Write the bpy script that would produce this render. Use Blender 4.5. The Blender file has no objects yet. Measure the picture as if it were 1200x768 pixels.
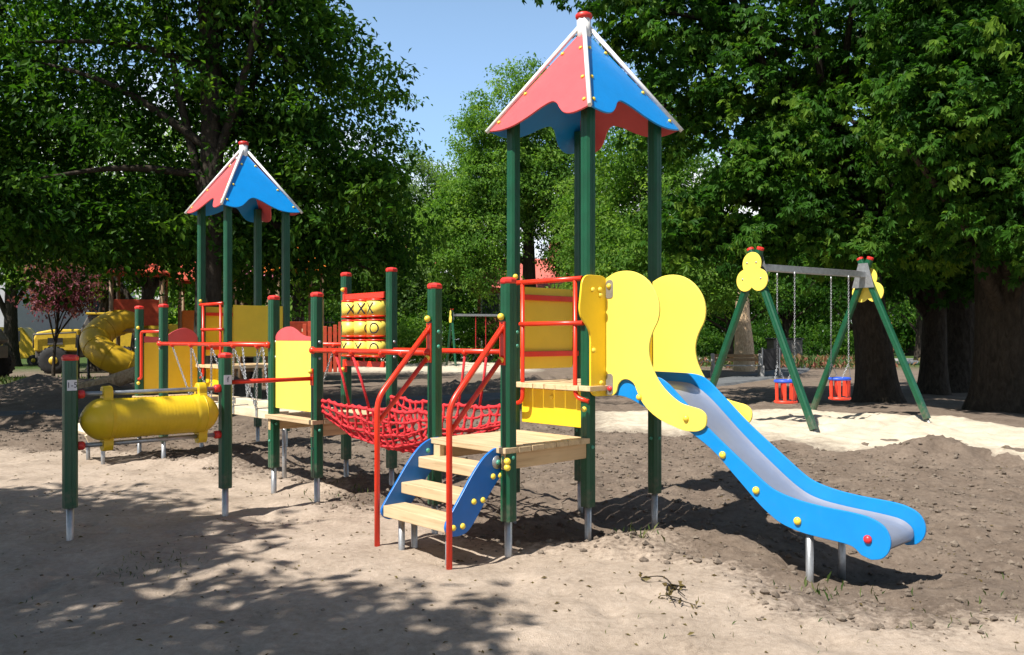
import bpy, math, random
import numpy as np
from mathutils import Vector, Matrix, Quaternion

random.seed(7)
R = np.random.default_rng(11)
PI = math.pi
SC = bpy.context.scene
COL = SC.collection

# ------------------------------------------------------------------ helpers
def link(o, parent=None):
    COL.objects.link(o)
    if parent is not None:
        o.parent = parent
    return o

def thing(name, label, cat, loc=(0, 0, 0), rz=0.0, group=None):
    o = bpy.data.objects.new(name, None)
    link(o)
    o.location = loc
    o.rotation_euler = (0, 0, rz)
    o.empty_display_size = 0.2
    o['label'] = label
    o['category'] = cat
    if group:
        o['group'] = group
    return o

def tag(o, label, cat, group=None, kind=None):
    o['label'] = label
    o['category'] = cat
    if group:
        o['group'] = group
    if kind:
        o['kind'] = kind
    return o

def struct(o, label=None):
    o['kind'] = 'structure'
    if label:
        o['label'] = label
        o['category'] = o.name.split('.')[0].replace('_', ' ')
    return o

def copy_tree(o, parent=None):
    c = o.copy()
    COL.objects.link(c)
    if parent is not None:
        c.parent = parent
    for ch in list(o.children):
        copy_tree(ch, c)
    return c

def catmull(pts, n=6, closed=False):
    P = [Vector(p) for p in pts]
    out = []
    N = len(P)
    rng = range(N) if closed else range(N - 1)
    for i in rng:
        if closed:
            p0, p1, p2, p3 = P[(i - 1) % N], P[i], P[(i + 1) % N], P[(i + 2) % N]
        else:
            p0 = P[max(i - 1, 0)]; p1 = P[i]; p2 = P[i + 1]; p3 = P[min(i + 2, N - 1)]
        for k in range(n):
            t = k / n
            out.append(0.5 * ((2 * p1) + (p2 - p0) * t + (2 * p0 - 5 * p1 + 4 * p2 - p3) * t * t + (3 * p1 - p0 - 3 * p2 + p3) * t ** 3))
    if not closed:
        out.append(P[-1])
    return out

def fillet(pts, r, n=6):
    P = [Vector(p) for p in pts]
    out = [P[0]]
    for i in range(1, len(P) - 1):
        a = (P[i - 1] - P[i]); b = (P[i + 1] - P[i])
        rr = min(r, a.length * .45, b.length * .45)
        A = P[i] + a.normalized() * rr; B = P[i] + b.normalized() * rr
        for k in range(n + 1):
            t = k / n
            out.append((1 - t) ** 2 * A + 2 * t * (1 - t) * P[i] + t * t * B)
    out.append(P[-1])
    return out

class MB:
    def __init__(self):
        self.v = []; self.f = []; self.m = []; self.smooth = []
    def add(self, vs, fs, mi=0, smooth=False):
        b = len(self.v)
        self.v += [tuple(v) for v in vs]
        self.f += [tuple(i + b for i in f) for f in fs]
        self.m += [mi] * len(fs)
        self.smooth += [smooth] * len(fs)
        return self
    def box(self, x0, x1, y0, y1, z0, z1, mi=0, M=None):
        vs = [Vector((x, y, z)) for z in (z0, z1) for y in (y0, y1) for x in (x0, x1)]
        if M is not None:
            vs = [M @ v for v in vs]
        return self.add(vs, [(0, 2, 3, 1), (4, 5, 7, 6), (0, 1, 5, 4), (2, 6, 7, 3), (0, 4, 6, 2), (1, 3, 7, 5)], mi)
    def bar(self, p, q, w, h, up=(0, 0, 1), mi=0):
        p = Vector(p); q = Vector(q); d = (q - p); L = d.length; d.normalize()
        s = d.cross(Vector(up)).normalized(); u = s.cross(d).normalized()
        M = Matrix((s, d, u)).transposed().to_4x4(); M.translation = p
        return self.box(-w / 2, w / 2, 0, L, -h / 2, h / 2, mi, M)
    def tube(self, pts, r, seg=12, mi=0, caps=True, smooth=True):
        P = [Vector(p) for p in pts]
        n = len(P)
        rs = list(r) if hasattr(r, '__len__') else [r] * n
        T = []
        for i in range(n):
            t = P[min(i + 1, n - 1)] - P[max(i - 1, 0)]
            T.append(t.normalized() if t.length > 1e-9 else Vector((0, 0, 1)))
        ref = Vector((0, 0, 1)) if abs(T[0].z) < .9 else Vector((1, 0, 0))
        nrm = T[0].cross(ref).normalized()
        vs = []
        for i in range(n):
            nrm = (nrm - T[i] * nrm.dot(T[i]))
            if nrm.length < 1e-6:
                nrm = T[i].orthogonal()
            nrm.normalize()
            bn = T[i].cross(nrm)
            for k in range(seg):
                a = 2 * PI * k / seg
                vs.append(P[i] + (nrm * math.cos(a) + bn * math.sin(a)) * rs[i])
        fs = []
        for i in range(n - 1):
            for k in range(seg):
                k2 = (k + 1) % seg
                fs.append((i * seg + k, i * seg + k2, (i + 1) * seg + k2, (i + 1) * seg + k))
        self.add(vs, fs, mi, smooth)
        if caps:
            b = len(self.v) - len(vs)
            self.f.append(tuple(b + k for k in reversed(range(seg)))); self.m.append(mi); self.smooth.append(False)
            self.f.append(tuple(b + (n - 1) * seg + k for k in range(seg))); self.m.append(mi); self.smooth.append(False)
        return self
    def ball(self, c, r, seg=12, rings=8, mi=0, sc=(1, 1, 1)):
        c = Vector(c); vs = [c + Vector((0, 0, r * sc[2]))]
        for i in range(1, rings):
            ph = PI * i / rings
            for k in range(seg):
                a = 2 * PI * k / seg
                vs.append(c + Vector((r * sc[0] * math.sin(ph) * math.cos(a), r * sc[1] * math.sin(ph) * math.sin(a), r * sc[2] * math.cos(ph))))
        vs.append(c - Vector((0, 0, r * sc[2])))
        fs = []
        for k in range(seg):
            fs.append((0, 1 + k, 1 + (k + 1) % seg))
        for i in range(rings - 2):
            for k in range(seg):
                a = 1 + i * seg + k; b = 1 + i * seg + (k + 1) % seg
                fs.append((a, a + seg, b + seg, b))
        e = len(vs) - 1; o = 1 + (rings - 2) * seg
        for k in range(seg):
            fs.append((o + k, e, o + (k + 1) % seg))
        return self.add(vs, fs, mi, True)
    def prism(self, poly, org, ex, ey, ez, t, mi=0):
        """outline poly in (ex, ey) extruded along ez by t"""
        org = Vector(org); ex = Vector(ex); ey = Vector(ey); ez = Vector(ez)
        n = len(poly)
        vs = [org + ex * p[0] + ey * p[1] for p in poly] + [org + ex * p[0] + ey * p[1] + ez * t for p in poly]
        A = sum(poly[i][0] * poly[(i + 1) % n][1] - poly[(i + 1) % n][0] * poly[i][1] for i in range(n))
        flip = (A > 0) == (ex.cross(ey).dot(ez) * t > 0)
        bot = tuple(range(n)); top = tuple(range(n, 2 * n))
        fs = [tuple(reversed(bot)), top] if flip else [bot, tuple(reversed(top))]
        for i in range(n):
            j = (i + 1) % n
            fs.append((i, j, n + j, n + i) if flip else (j, i, n + i, n + j))
        return self.add(vs, fs, mi)
    def lathe(self, prof, org, axis, seg=20, mi=0):
        """prof list of (along axis, radius)"""
        axis = Vector(axis).normalized(); s = axis.orthogonal().normalized(); t = axis.cross(s); org = Vector(org)
        vs = []; n = len(prof)
        for (h, r) in prof:
            for k in range(seg):
                a = 2 * PI * k / seg
                vs.append(org + axis * h + (s * math.cos(a) + t * math.sin(a)) * max(r, 1e-4))
        fs = [(i * seg + k, i * seg + (k + 1) % seg, (i + 1) * seg + (k + 1) % seg, (i + 1) * seg + k) for i in range(n - 1) for k in range(seg)]
        fs.append(tuple(reversed(range(seg)))); fs.append(tuple((n - 1) * seg + k for k in range(seg)))
        return self.add(vs, fs, mi, True)
    def mesh(self, name, mats, off=(0, 0, 0)):
        me = bpy.data.meshes.new(name)
        me.from_pydata([(v[0] - off[0], v[1] - off[1], v[2] - off[2]) for v in self.v], [], self.f)
        for m in (mats if isinstance(mats, (list, tuple)) else [mats]):
            me.materials.append(m)
        me.polygons.foreach_set('material_index', self.m)
        me.polygons.foreach_set('use_smooth', self.smooth)
        me.update()
        return me
    def build(self, name, mats, parent=None, off=(0, 0, 0), bevel=0, seg=2):
        o = bpy.data.objects.new(name, self.mesh(name, mats, off))
        link(o, parent)
        if bevel:
            b = o.modifiers.new('bevel', 'BEVEL'); b.width = bevel; b.segments = seg; b.limit_method = 'ANGLE'; b.angle_limit = math.radians(40)
        return o

def fastmesh(name, V, F, mat, tint=None, smooth=False, attrs=None):
    """V (n,3), F (m,k) numpy"""
    me = bpy.data.meshes.new(name)
    n, (m, k) = len(V), F.shape
    me.vertices.add(n); me.vertices.foreach_set('co', np.ascontiguousarray(V, dtype=np.float32).ravel())
    me.loops.add(m * k); me.loops.foreach_set('vertex_index', np.ascontiguousarray(F, dtype=np.int32).ravel())
    me.polygons.add(m); me.polygons.foreach_set('loop_start', np.arange(0, m * k, k, dtype=np.int32))
    me.polygons.foreach_set('use_smooth', np.full(m, smooth, dtype=bool))
    me.update(calc_edges=True)
    d = dict(attrs or {})
    if tint is not None:
        d['tint'] = tint
    for an, av in d.items():
        a = me.attributes.new(an, 'FLOAT', 'POINT'); a.data.foreach_set('value', np.ascontiguousarray(av, dtype=np.float32))
    me.materials.append(mat)
    return me

def vnoise(x, y, seed=0):
    xi = np.floor(x).astype(np.int64); yi = np.floor(y).astype(np.int64)
    fx = x - xi; fy = y - yi
    fx = fx * fx * (3 - 2 * fx); fy = fy * fy * (3 - 2 * fy)
    def h(a, b):
        n = (a * 374761393 + b * 668265263 + seed * 1442695041) & 0xFFFFFFFF
        n = ((n ^ (n >> 13)) * 1274126177) & 0xFFFFFFFF
        n = ((n ^ (n >> 15)) * 2246822519) & 0xFFFFFFFF
        return ((n ^ (n >> 16)) & 0xFFFF) / 65535.0
    return (h(xi, yi) * (1 - fx) + h(xi + 1, yi) * fx) * (1 - fy) + (h(xi, yi + 1) * (1 - fx) + h(xi + 1, yi + 1) * fx) * fy

def fbm(x, y, seed=0, oct=4):
    s = 0; a = .5
    for k in range(oct):
        s = s + a * (vnoise(x, y, seed + k * 17) - .5); x = x * 2.03 + 3.1; y = y * 2.03 + 7.7; a *= .5
    return s

# ------------------------------------------------------------------ materials
def newmat(name):
    m = bpy.data.materials.new(name); m.use_nodes = True
    nt = m.node_tree; nt.nodes.clear()
    out = nt.nodes.new('ShaderNodeOutputMaterial')
    return m, nt, out

def N(nt, t, **kw):
    n = nt.nodes.new(t)
    for k, v in kw.items():
        if k in ('inputs',):
            for a, b in v.items():
                n.inputs[a].default_value = b
        else:
            setattr(n, k, v)
    return n

def rgba(c):
    return (c[0], c[1], c[2], 1.0)

def ramp(nt, stops):
    r = nt.nodes.new('ShaderNodeValToRGB')
    e = r.color_ramp.elements
    while len(e) < len(stops):
        e.new(.5)
    for i, (p, c) in enumerate(stops):
        e[i].position = p; e[i].color = rgba(c) if len(c) == 3 else c
    return r

def painted(name, col, rough=.4, var=.12, bump=.02, dirt=.25, metal=0.0, scale=6.0, coat=0.0, dirtcol=(.16, .12, .085)):
    m, nt, out = newmat(name)
    tc = N(nt, 'ShaderNodeTexCoord')
    n1 = N(nt, 'ShaderNodeTexNoise', inputs={'Scale': scale, 'Detail': 6.0, 'Roughness': .65})
    nt.links.new(tc.outputs['Object'], n1.inputs['Vector'])
    lo = [c * (1 - var) for c in col]; hi = [min(1, c * (1 + var)) for c in col]
    r1 = ramp(nt, [(.3, lo), (.7, hi)])
    nt.links.new(n1.outputs['Fac'], r1.inputs['Fac'])
    # dust / wear patches
    n2 = N(nt, 'ShaderNodeTexNoise', inputs={'Scale': scale * 3.1, 'Detail': 8.0, 'Roughness': .7})
    nt.links.new(tc.outputs['Object'], n2.inputs['Vector'])
    r2 = ramp(nt, [(.52, (0, 0, 0)), (.78, (dirt, dirt, dirt))])
    nt.links.new(n2.outputs['Fac'], r2.inputs['Fac'])
    mx = N(nt, 'ShaderNodeMixRGB'); mx.inputs[2].default_value = rgba(dirtcol)
    nt.links.new(r2.outputs['Color'], mx.inputs[0]); nt.links.new(r1.outputs['Color'], mx.inputs[1])
    b = N(nt, 'ShaderNodeBsdfPrincipled')
    nt.links.new(mx.outputs[0], b.inputs['Base Color'])
    rr = N(nt, 'ShaderNodeMapRange', inputs={'To Min': max(.05, rough - .1), 'To Max': min(1, rough + .14)})
    nt.links.new(n2.outputs['Fac'], rr.inputs['Value']); nt.links.new(rr.outputs[0], b.inputs['Roughness'])
    b.inputs['Metallic'].default_value = metal
    b.inputs['Coat Weight'].default_value = coat
    bp = N(nt, 'ShaderNodeBump', inputs={'Strength': bump * 8, 'Distance': .004})
    nt.links.new(n2.outputs['Fac'], bp.inputs['Height']); nt.links.new(bp.outputs[0], b.inputs['Normal'])
    nt.links.new(b.outputs[0], out.inputs[0])
    return m

def wood(name, base, dark, axis=0, scale=1.0, rough=.65):
    m, nt, out = newmat(name)
    tc = N(nt, 'ShaderNodeTexCoord')
    mp = N(nt, 'ShaderNodeMapping')
    s = [26 * scale] * 3; s[axis] = 1.6 * scale
    mp.inputs['Scale'].default_value = s
    nt.links.new(tc.outputs['Object'], mp.inputs['Vector'])
    n1 = N(nt, 'ShaderNodeTexNoise', inputs={'Scale': 1.0, 'Detail': 7.0, 'Roughness': .6, 'Distortion': .6})
    nt.links.new(mp.outputs[0], n1.inputs['Vector'])
    r1 = ramp(nt, [(.25, dark), (.5, base), (.8, [min(1, c * 1.12) for c in base])])
    nt.links.new(n1.outputs['Fac'], r1.inputs['Fac'])
    n3 = N(nt, 'ShaderNodeTexNoise', inputs={'Scale': 3.0, 'Detail': 4.0})
    nt.links.new(tc.outputs['Object'], n3.inputs['Vector'])
    mx = N(nt, 'ShaderNodeMixRGB', blend_type='MULTIPLY'); mx.inputs[0].default_value = .5
    r3 = ramp(nt, [(.3, (.75, .68, .6)), (.7, (1, 1, 1))])
    nt.links.new(n3.outputs['Fac'], r3.inputs['Fac'])
    nt.links.new(r1.outputs['Color'], mx.inputs[1]); nt.links.new(r3.outputs['Color'], mx.inputs[2])
    # knots
    v = N(nt, 'ShaderNodeTexVoronoi', inputs={'Scale': 2.3})
    mp2 = N(nt, 'ShaderNodeMapping'); s2 = [2.2] * 3; s2[axis] = 1.0; mp2.inputs['Scale'].default_value = s2
    nt.links.new(tc.outputs['Object'], mp2.inputs['Vector']); nt.links.new(mp2.outputs[0], v.inputs['Vector'])
    rk = ramp(nt, [(.0, (1, 1, 1)), (.055, (0, 0, 0))])
    nt.links.new(v.outputs['Distance'], rk.inputs['Fac'])
    mk = N(nt, 'ShaderNodeMixRGB'); mk.inputs[2].default_value = rgba([c * .6 for c in dark])
    nt.links.new(rk.outputs['Color'], mk.inputs[0]); nt.links.new(mx.outputs[0], mk.inputs[1])
    b = N(nt, 'ShaderNodeBsdfPrincipled', inputs={'Roughness': rough})
    nt.links.new(mk.outputs[0], b.inputs['Base Color'])
    bp = N(nt, 'ShaderNodeBump', inputs={'Strength': .3, 'Distance': .003})
    nt.links.new(n1.outputs['Fac'], bp.inputs['Height']); nt.links.new(bp.outputs[0], b.inputs['Normal'])
    nt.links.new(b.outputs[0], out.inputs[0])
    return m

def leafmat(name, dark, mid, light, trans=.35, rough=.5):
    m, nt, out = newmat(name)
    at = N(nt, 'ShaderNodeAttribute', attribute_name='tint')
    r1 = ramp(nt, [(0, dark), (.5, mid), (1, light)])
    nt.links.new(at.outputs['Fac'], r1.inputs['Fac'])
    b = N(nt, 'ShaderNodeBsdfPrincipled', inputs={'Roughness': rough, 'Specular IOR Level': .12})
    nt.links.new(r1.outputs['Color'], b.inputs['Base Color'])
    t = N(nt, 'ShaderNodeBsdfTranslucent')
    hs = N(nt, 'ShaderNodeMixRGB', blend_type='MULTIPLY'); hs.inputs[0].default_value = 1; hs.inputs[2].default_value = (1.5, 1.6, .6, 1)
    nt.links.new(r1.outputs['Color'], hs.inputs[1]); nt.links.new(hs.outputs[0], t.inputs['Color'])
    mx = N(nt, 'ShaderNodeMixShader'); mx.inputs[0].default_value = trans
    nt.links.new(b.outputs[0], mx.inputs[1]); nt.links.new(t.outputs[0], mx.inputs[2])
    nt.links.new(mx.outputs[0], out.inputs[0])
    return m

def bark(name, a, b_, sc=1.0):
    m, nt, out = newmat(name)
    tc = N(nt, 'ShaderNodeTexCoord'); mp = N(nt, 'ShaderNodeMapping'); mp.inputs['Scale'].default_value = (7 * sc, 7 * sc, 2.6 * sc)
    nt.links.new(tc.outputs['Object'], mp.inputs['Vector'])
    n1 = N(nt, 'ShaderNodeTexNoise', inputs={'Scale': 1.6, 'Detail': 8.0, 'Roughness': .7, 'Distortion': .8})
    nt.links.new(mp.outputs[0], n1.inputs['Vector'])
    v = N(nt, 'ShaderNodeTexVoronoi', inputs={'Scale': 1.3}); nt.links.new(mp.outputs[0], v.inputs['Vector'])
    r1 = ramp(nt, [(.3, a), (.7, b_)]); nt.links.new(n1.outputs['Fac'], r1.inputs['Fac'])
    ad = N(nt, 'ShaderNodeMath', operation='ADD'); nt.links.new(n1.outputs['Fac'], ad.inputs[0]); nt.links.new(v.outputs['Distance'], ad.inputs[1])
    b = N(nt, 'ShaderNodeBsdfPrincipled', inputs={'Roughness': .9, 'Specular IOR Level': .15})
    nt.links.new(r1.outputs['Color'], b.inputs['Base Color'])
    bp = N(nt, 'ShaderNodeBump', inputs={'Strength': .9, 'Distance': .05}); nt.links.new(ad.outputs[0], bp.inputs['Height'])
    nt.links.new(bp.outputs[0], b.inputs['Normal']); nt.links.new(b.outputs[0], out.inputs[0])
    return m

def earth(name, stops, fine=60.0, coarse=3.0, bump=.6, dist=.02):
    m, nt, out = newmat(name)
    tc = N(nt, 'ShaderNodeTexCoord')
    n1 = N(nt, 'ShaderNodeTexNoise', inputs={'Scale': coarse, 'Detail': 9.0, 'Roughness': .68})
    n2 = N(nt, 'ShaderNodeTexNoise', inputs={'Scale': fine, 'Detail': 6.0, 'Roughness': .7})
    for n in (n1, n2):
        nt.links.new(tc.outputs['Object'], n.inputs['Vector'])
    mix = N(nt, 'ShaderNodeMath', operation='MULTIPLY_ADD'); mix.inputs[1].default_value = .45
    nt.links.new(n2.outputs['Fac'], mix.inputs[0])
    m2 = N(nt, 'ShaderNodeMath', operation='MULTIPLY'); m2.inputs[1].default_value = .55
    nt.links.new(n1.outputs['Fac'], m2.inputs[0]); nt.links.new(m2.outputs[0], mix.inputs[2])
    r1 = ramp(nt, stops); nt.links.new(mix.outputs[0], r1.inputs['Fac'])
    b = N(nt, 'ShaderNodeBsdfPrincipled', inputs={'Roughness': .95, 'Specular IOR Level': .1})
    nt.links.new(r1.outputs['Color'], b.inputs['Base Color'])
    bp = N(nt, 'ShaderNodeBump', inputs={'Strength': bump, 'Distance': dist}); nt.links.new(mix.outputs[0], bp.inputs['Height'])
    nt.links.new(bp.outputs[0], b.inputs['Normal']); nt.links.new(b.outputs[0], out.inputs[0])
    return m

def ground_mat():
    m, nt, out = newmat('ground earth')
    tc = N(nt, 'ShaderNodeTexCoord')
    def noise(s, d=8.0, r=.65):
        n = N(nt, 'ShaderNodeTexNoise', inputs={'Scale': s, 'Detail': d, 'Roughness': r}); nt.links.new(tc.outputs['Object'], n.inputs['Vector']); return n
    n1, n2, n3 = noise(1.7), noise(22.0), noise(150.0, 3.0)
    def comb(a, wa, b, wb):
        x = N(nt, 'ShaderNodeMath', operation='MULTIPLY'); x.inputs[1].default_value = wa; nt.links.new(a, x.inputs[0])
        y = N(nt, 'ShaderNodeMath', operation='MULTIPLY_ADD'); y.inputs[1].default_value = wb; nt.links.new(b, y.inputs[0]); nt.links.new(x.outputs[0], y.inputs[2]); return y.outputs[0]
    f = comb(comb(n1.outputs['Fac'], .40, n2.outputs['Fac'], .35), 1.0, n3.outputs['Fac'], .25)
    sand = ramp(nt, [(.32, (.18, .14, .105)), (.45, (.34, .272, .212)), (.56, (.435, .352, .28)), (.68, (.53, .445, .36))])
    soil = ramp(nt, [(.3, (.062, .047, .036)), (.45, (.142, .108, .083)), (.58, (.215, .168, .13)), (.72, (.32, .258, .205))])
    gras = ramp(nt, [(.3, (.02, .03, .01)), (.5, (.05, .085, .02)), (.7, (.11, .12, .045))])
    for r in (sand, soil, gras):
        nt.links.new(f, r.inputs['Fac'])
    def fac(attr):
        a = N(nt, 'ShaderNodeAttribute', attribute_name=attr)
        s = N(nt, 'ShaderNodeMath', operation='MULTIPLY_ADD'); s.inputs[1].default_value = .9; s.inputs[2].default_value = -.45
        nt.links.new(n2.outputs['Fac'], s.inputs[0])
        ad = N(nt, 'ShaderNodeMath', operation='ADD'); nt.links.new(a.outputs['Fac'], ad.inputs[0]); nt.links.new(s.outputs[0], ad.inputs[1])
        mr = N(nt, 'ShaderNodeMapRange', inputs={'From Min': .3, 'From Max': .7}); nt.links.new(ad.outputs[0], mr.inputs['Value']); return mr.outputs[0]
    mx = N(nt, 'ShaderNodeMixRGB'); nt.links.new(fac('sandy'), mx.inputs[0]); nt.links.new(soil.outputs['Color'], mx.inputs[1]); nt.links.new(sand.outputs['Color'], mx.inputs[2])
    mg = N(nt, 'ShaderNodeMixRGB'); nt.links.new(fac('grassy'), mg.inputs[0]); nt.links.new(mx.outputs[0], mg.inputs[1]); nt.links.new(gras.outputs['Color'], mg.inputs[2])
    b = N(nt, 'ShaderNodeBsdfPrincipled', inputs={'Roughness': .95, 'Specular IOR Level': .1})
    nt.links.new(mg.outputs[0], b.inputs['Base Color'])
    bp = N(nt, 'ShaderNodeBump', inputs={'Strength': .9, 'Distance': .04}); nt.links.new(f, bp.inputs['Height'])
    nt.links.new(bp.outputs[0], b.inputs['Normal']); nt.links.new(b.outputs[0], out.inputs[0])
    return m

M = {}
def sandmat(name, stops, fine=70.0, coarse=2.6, bump=.7):
    m = earth(name, stops, fine, coarse, bump)
    nt = m.node_tree
    b = [n for n in nt.nodes if n.type == 'BSDF_PRINCIPLED'][0]
    src = b.inputs['Base Color'].links[0].from_socket
    tc = [n for n in nt.nodes if n.type == 'TEX_COORD'][0]
    at = N(nt, 'ShaderNodeAttribute', attribute_name='edge')
    n1 = N(nt, 'ShaderNodeTexNoise', inputs={'Scale': 7.0, 'Detail': 8.0, 'Roughness': .7}); nt.links.new(tc.outputs['Object'], n1.inputs['Vector'])
    ma = N(nt, 'ShaderNodeMath', operation='MULTIPLY_ADD'); ma.inputs[1].default_value = 1.3; ma.inputs[2].default_value = -.65
    nt.links.new(n1.outputs['Fac'], ma.inputs[0])
    ad = N(nt, 'ShaderNodeMath', operation='ADD'); nt.links.new(at.outputs['Fac'], ad.inputs[0]); nt.links.new(ma.outputs[0], ad.inputs[1])
    mr = N(nt, 'ShaderNodeMapRange', inputs={'From Min': .15, 'From Max': .75}); nt.links.new(ad.outputs[0], mr.inputs['Value'])
    mx = N(nt, 'ShaderNodeMixRGB'); mx.inputs[1].default_value = (.19, .155, .122, 1)
    nt.links.new(mr.outputs[0], mx.inputs[0]); nt.links.new(src, mx.inputs[2]); nt.links.new(mx.outputs[0], b.inputs['Base Color'])
    return m

def mud(m, z0=.22, z1=.62):
    nt = m.node_tree
    b = [n for n in nt.nodes if n.type == 'BSDF_PRINCIPLED'][0]
    src = b.inputs['Base Color'].links[0].from_socket
    tc = [n for n in nt.nodes if n.type == 'TEX_COORD'][0]
    sp = N(nt, 'ShaderNodeSeparateXYZ'); nt.links.new(tc.outputs['Object'], sp.inputs[0])
    h = N(nt, 'ShaderNodeMapRange', inputs={'From Min': z0, 'From Max': z1, 'To Min': .22, 'To Max': -.15}); nt.links.new(sp.outputs['Z'], h.inputs['Value'])
    n1 = N(nt, 'ShaderNodeTexNoise', inputs={'Scale': 16.0, 'Detail': 9.0, 'Roughness': .75}); nt.links.new(tc.outputs['Object'], n1.inputs['Vector'])
    ad = N(nt, 'ShaderNodeMath', operation='ADD'); nt.links.new(n1.outputs['Fac'], ad.inputs[0]); nt.links.new(h.outputs[0], ad.inputs[1])
    mr = N(nt, 'ShaderNodeMapRange', inputs={'From Min': .56, 'From Max': .86, 'To Min': 0, 'To Max': .65}); nt.links.new(ad.outputs[0], mr.inputs['Value'])
    mx = N(nt, 'ShaderNodeMixRGB'); mx.inputs[2].default_value = (.15, .12, .09, 1)
    nt.links.new(mr.outputs[0], mx.inputs[0]); nt.links.new(src, mx.inputs[1]); nt.links.new(mx.outputs[0], b.inputs['Base Color'])
    return m
M['green'] = painted('green post paint', (.004, .072, .031), rough=.38, var=.2, dirt=.03)
mud(M['green'])
M['red'] = painted('red gloss paint', (.74, .034, .010), rough=.3, var=.08, dirt=.04)
M['capred'] = painted('red plastic cap', (.62, .03, .022), rough=.4, var=.1, dirt=.1)
M['roofred'] = painted('red roof board', (.62, .092, .098), rough=.38, var=.06, dirt=.05)
M['blue'] = painted('blue plastic board', (.002, .225, .60), rough=.35, var=.06, dirt=.06)
M['stairblue'] = painted('dark blue board', (.008, .14, .48), rough=.35, var=.08, dirt=.1)
M['yellow'] = painted('yellow plastic board', (.86, .58, .022), rough=.4, var=.04, dirt=.06)
M['paleyellow'] = painted('pale yellow plastic board', (.90, .70, .105), rough=.42, var=.04, dirt=.06)
M['barrel'] = painted('yellow moulded plastic', (.72, .47, .008), rough=.45, var=.08, dirt=.12)
M['knob'] = painted('yellow bolt cap', (.80, .58, .06), rough=.35, var=.05, dirt=.05)
M['redknob'] = painted('red bolt cap', (.7, .03, .04), rough=.35, var=.05, dirt=.05)
M['greenknob'] = painted('green bolt cap', (.06, .28, .19), rough=.35, var=.05, dirt=.05)
M['steel'] = painted('galvanised steel', (.40, .41, .42), rough=.42, var=.2, dirt=.25, metal=.75, scale=14, dirtcol=(.3, .3, .3))
M['chute'] = painted('brushed stainless steel', (.26, .275, .33), rough=.45, var=.08, dirt=.12, metal=.35, scale=3, dirtcol=(.3, .28, .3))
M['white'] = painted('white painted metal', (.78, .77, .74), rough=.4, var=.06, dirt=.12)
M['plate'] = painted('white sticker', (.72, .72, .74), rough=.5, var=.04, dirt=.05)
M['ink'] = painted('black ink', (.012, .012, .03), rough=.5, var=.1, dirt=0)
M['rope'] = painted('red braided rope', (.62, .022, .03), rough=.75, var=.25, bump=.25, dirt=.1, scale=30)
M['deck'] = wood('pine deck boards', (.60, .45, .27), (.36, .25, .13), axis=0)
M['deckb'] = wood('pine deck boards lengthwise', (.68, .50, .29), (.46, .31, .15), axis=1)
M['beamwood'] = wood('pine beam', (.60, .42, .23), (.38, .24, .11), axis=1)
M['palewood'] = wood('pale planed wood', (.74, .63, .46), (.52, .40, .25), axis=0)
M['oldwood'] = wood('weathered wood posts', (.30, .20, .11), (.14, .09, .05), axis=2)
M['oldroof'] = painted('faded red roof boards', (.50, .06, .02), rough=.6, var=.25, dirt=.2)
M['oldpink'] = painted('pink painted board', (.55, .16, .27), rough=.6, var=.2, dirt=.2)
M['tubeyellow'] = painted('yellow tube plastic', (.58, .36, .01), rough=.45, var=.12, dirt=.15)
M['orange'] = painted('orange plastic board', (.75, .20, .015), rough=.45, var=.12, dirt=.1)
M['rubber'] = painted('black rubber tyre', (.02, .02, .021), rough=.8, var=.3, dirt=.4, dirtcol=(.1, .085, .07))
M['truckyellow'] = painted('worn yellow vehicle paint', (.70, .46, .03), rough=.45, var=.15, dirt=.4)
M['chassis'] = painted('muddy grey metal', (.11, .10, .09), rough=.7, var=.3, dirt=.5)
M['glass'] = painted('dark window glass', (.03, .04, .05), rough=.12, var=.1, dirt=.1)
M['iron'] = painted('black painted iron', (.02, .02, .022), rough=.55, var=.2, dirt=.1)
M['concrete'] = painted('grey cast concrete', (.36, .35, .34), rough=.85, var=.2, bump=.1, dirt=.3, scale=5)
M['stone'] = painted('pale boulder stone', (.55, .53, .50), rough=.9, var=.2, bump=.2, dirt=.3, scale=4)
M['plaster'] = painted('pale rendered wall', (.62, .60, .57), rough=.9, var=.08, bump=.05, dirt=.15, scale=1.2, dirtcol=(.35, .33, .3))
M['greyplaster'] = painted('grey rendered wall', (.40, .39, .40), rough=.9, var=.08, bump=.05, dirt=.15, scale=1.2)
M['brick'] = painted('red brick wall', (.42, .15, .10), rough=.9, var=.3, bump=.1, dirt=.2, scale=9)
M['rooftile'] = painted('red clay roof tiles', (.55, .13, .10), rough=.8, var=.25, bump=.2, dirt=.2, scale=12)
M['swingblue'] = painted('blue seat plastic', (.03, .09, .55), rough=.4, var=.08, dirt=.1)
M['swingred'] = painted('red seat plastic', (.75, .05, .02), rough=.4, var=.08, dirt=.1)
M['bark'] = bark('dark tree bark', (.016, .013, .010), (.062, .05, .037))
M['barebark'] = bark('debarked pale trunk', (.42, .27, .15), (.72, .55, .36), sc=1.6)
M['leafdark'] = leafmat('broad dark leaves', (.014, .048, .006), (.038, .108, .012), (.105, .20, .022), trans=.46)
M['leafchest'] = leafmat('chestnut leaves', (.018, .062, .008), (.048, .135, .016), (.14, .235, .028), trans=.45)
M['leafmid'] = leafmat('fresh green leaves', (.048, .12, .018), (.118, .23, .038), (.21, .32, .06), trans=.48)
M['leafgrey'] = leafmat('grey green leaves', (.06, .115, .034), (.135, .215, .07), (.21, .30, .10), trans=.45)
M['leafred'] = leafmat('purple leaves', (.07, .018, .03), (.20, .06, .085), (.38, .17, .20), trans=.35)
M['leafdry'] = leafmat('dry brown leaves', (.06, .04, .015), (.11, .08, .03), (.16, .13, .05), trans=.2)
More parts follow.
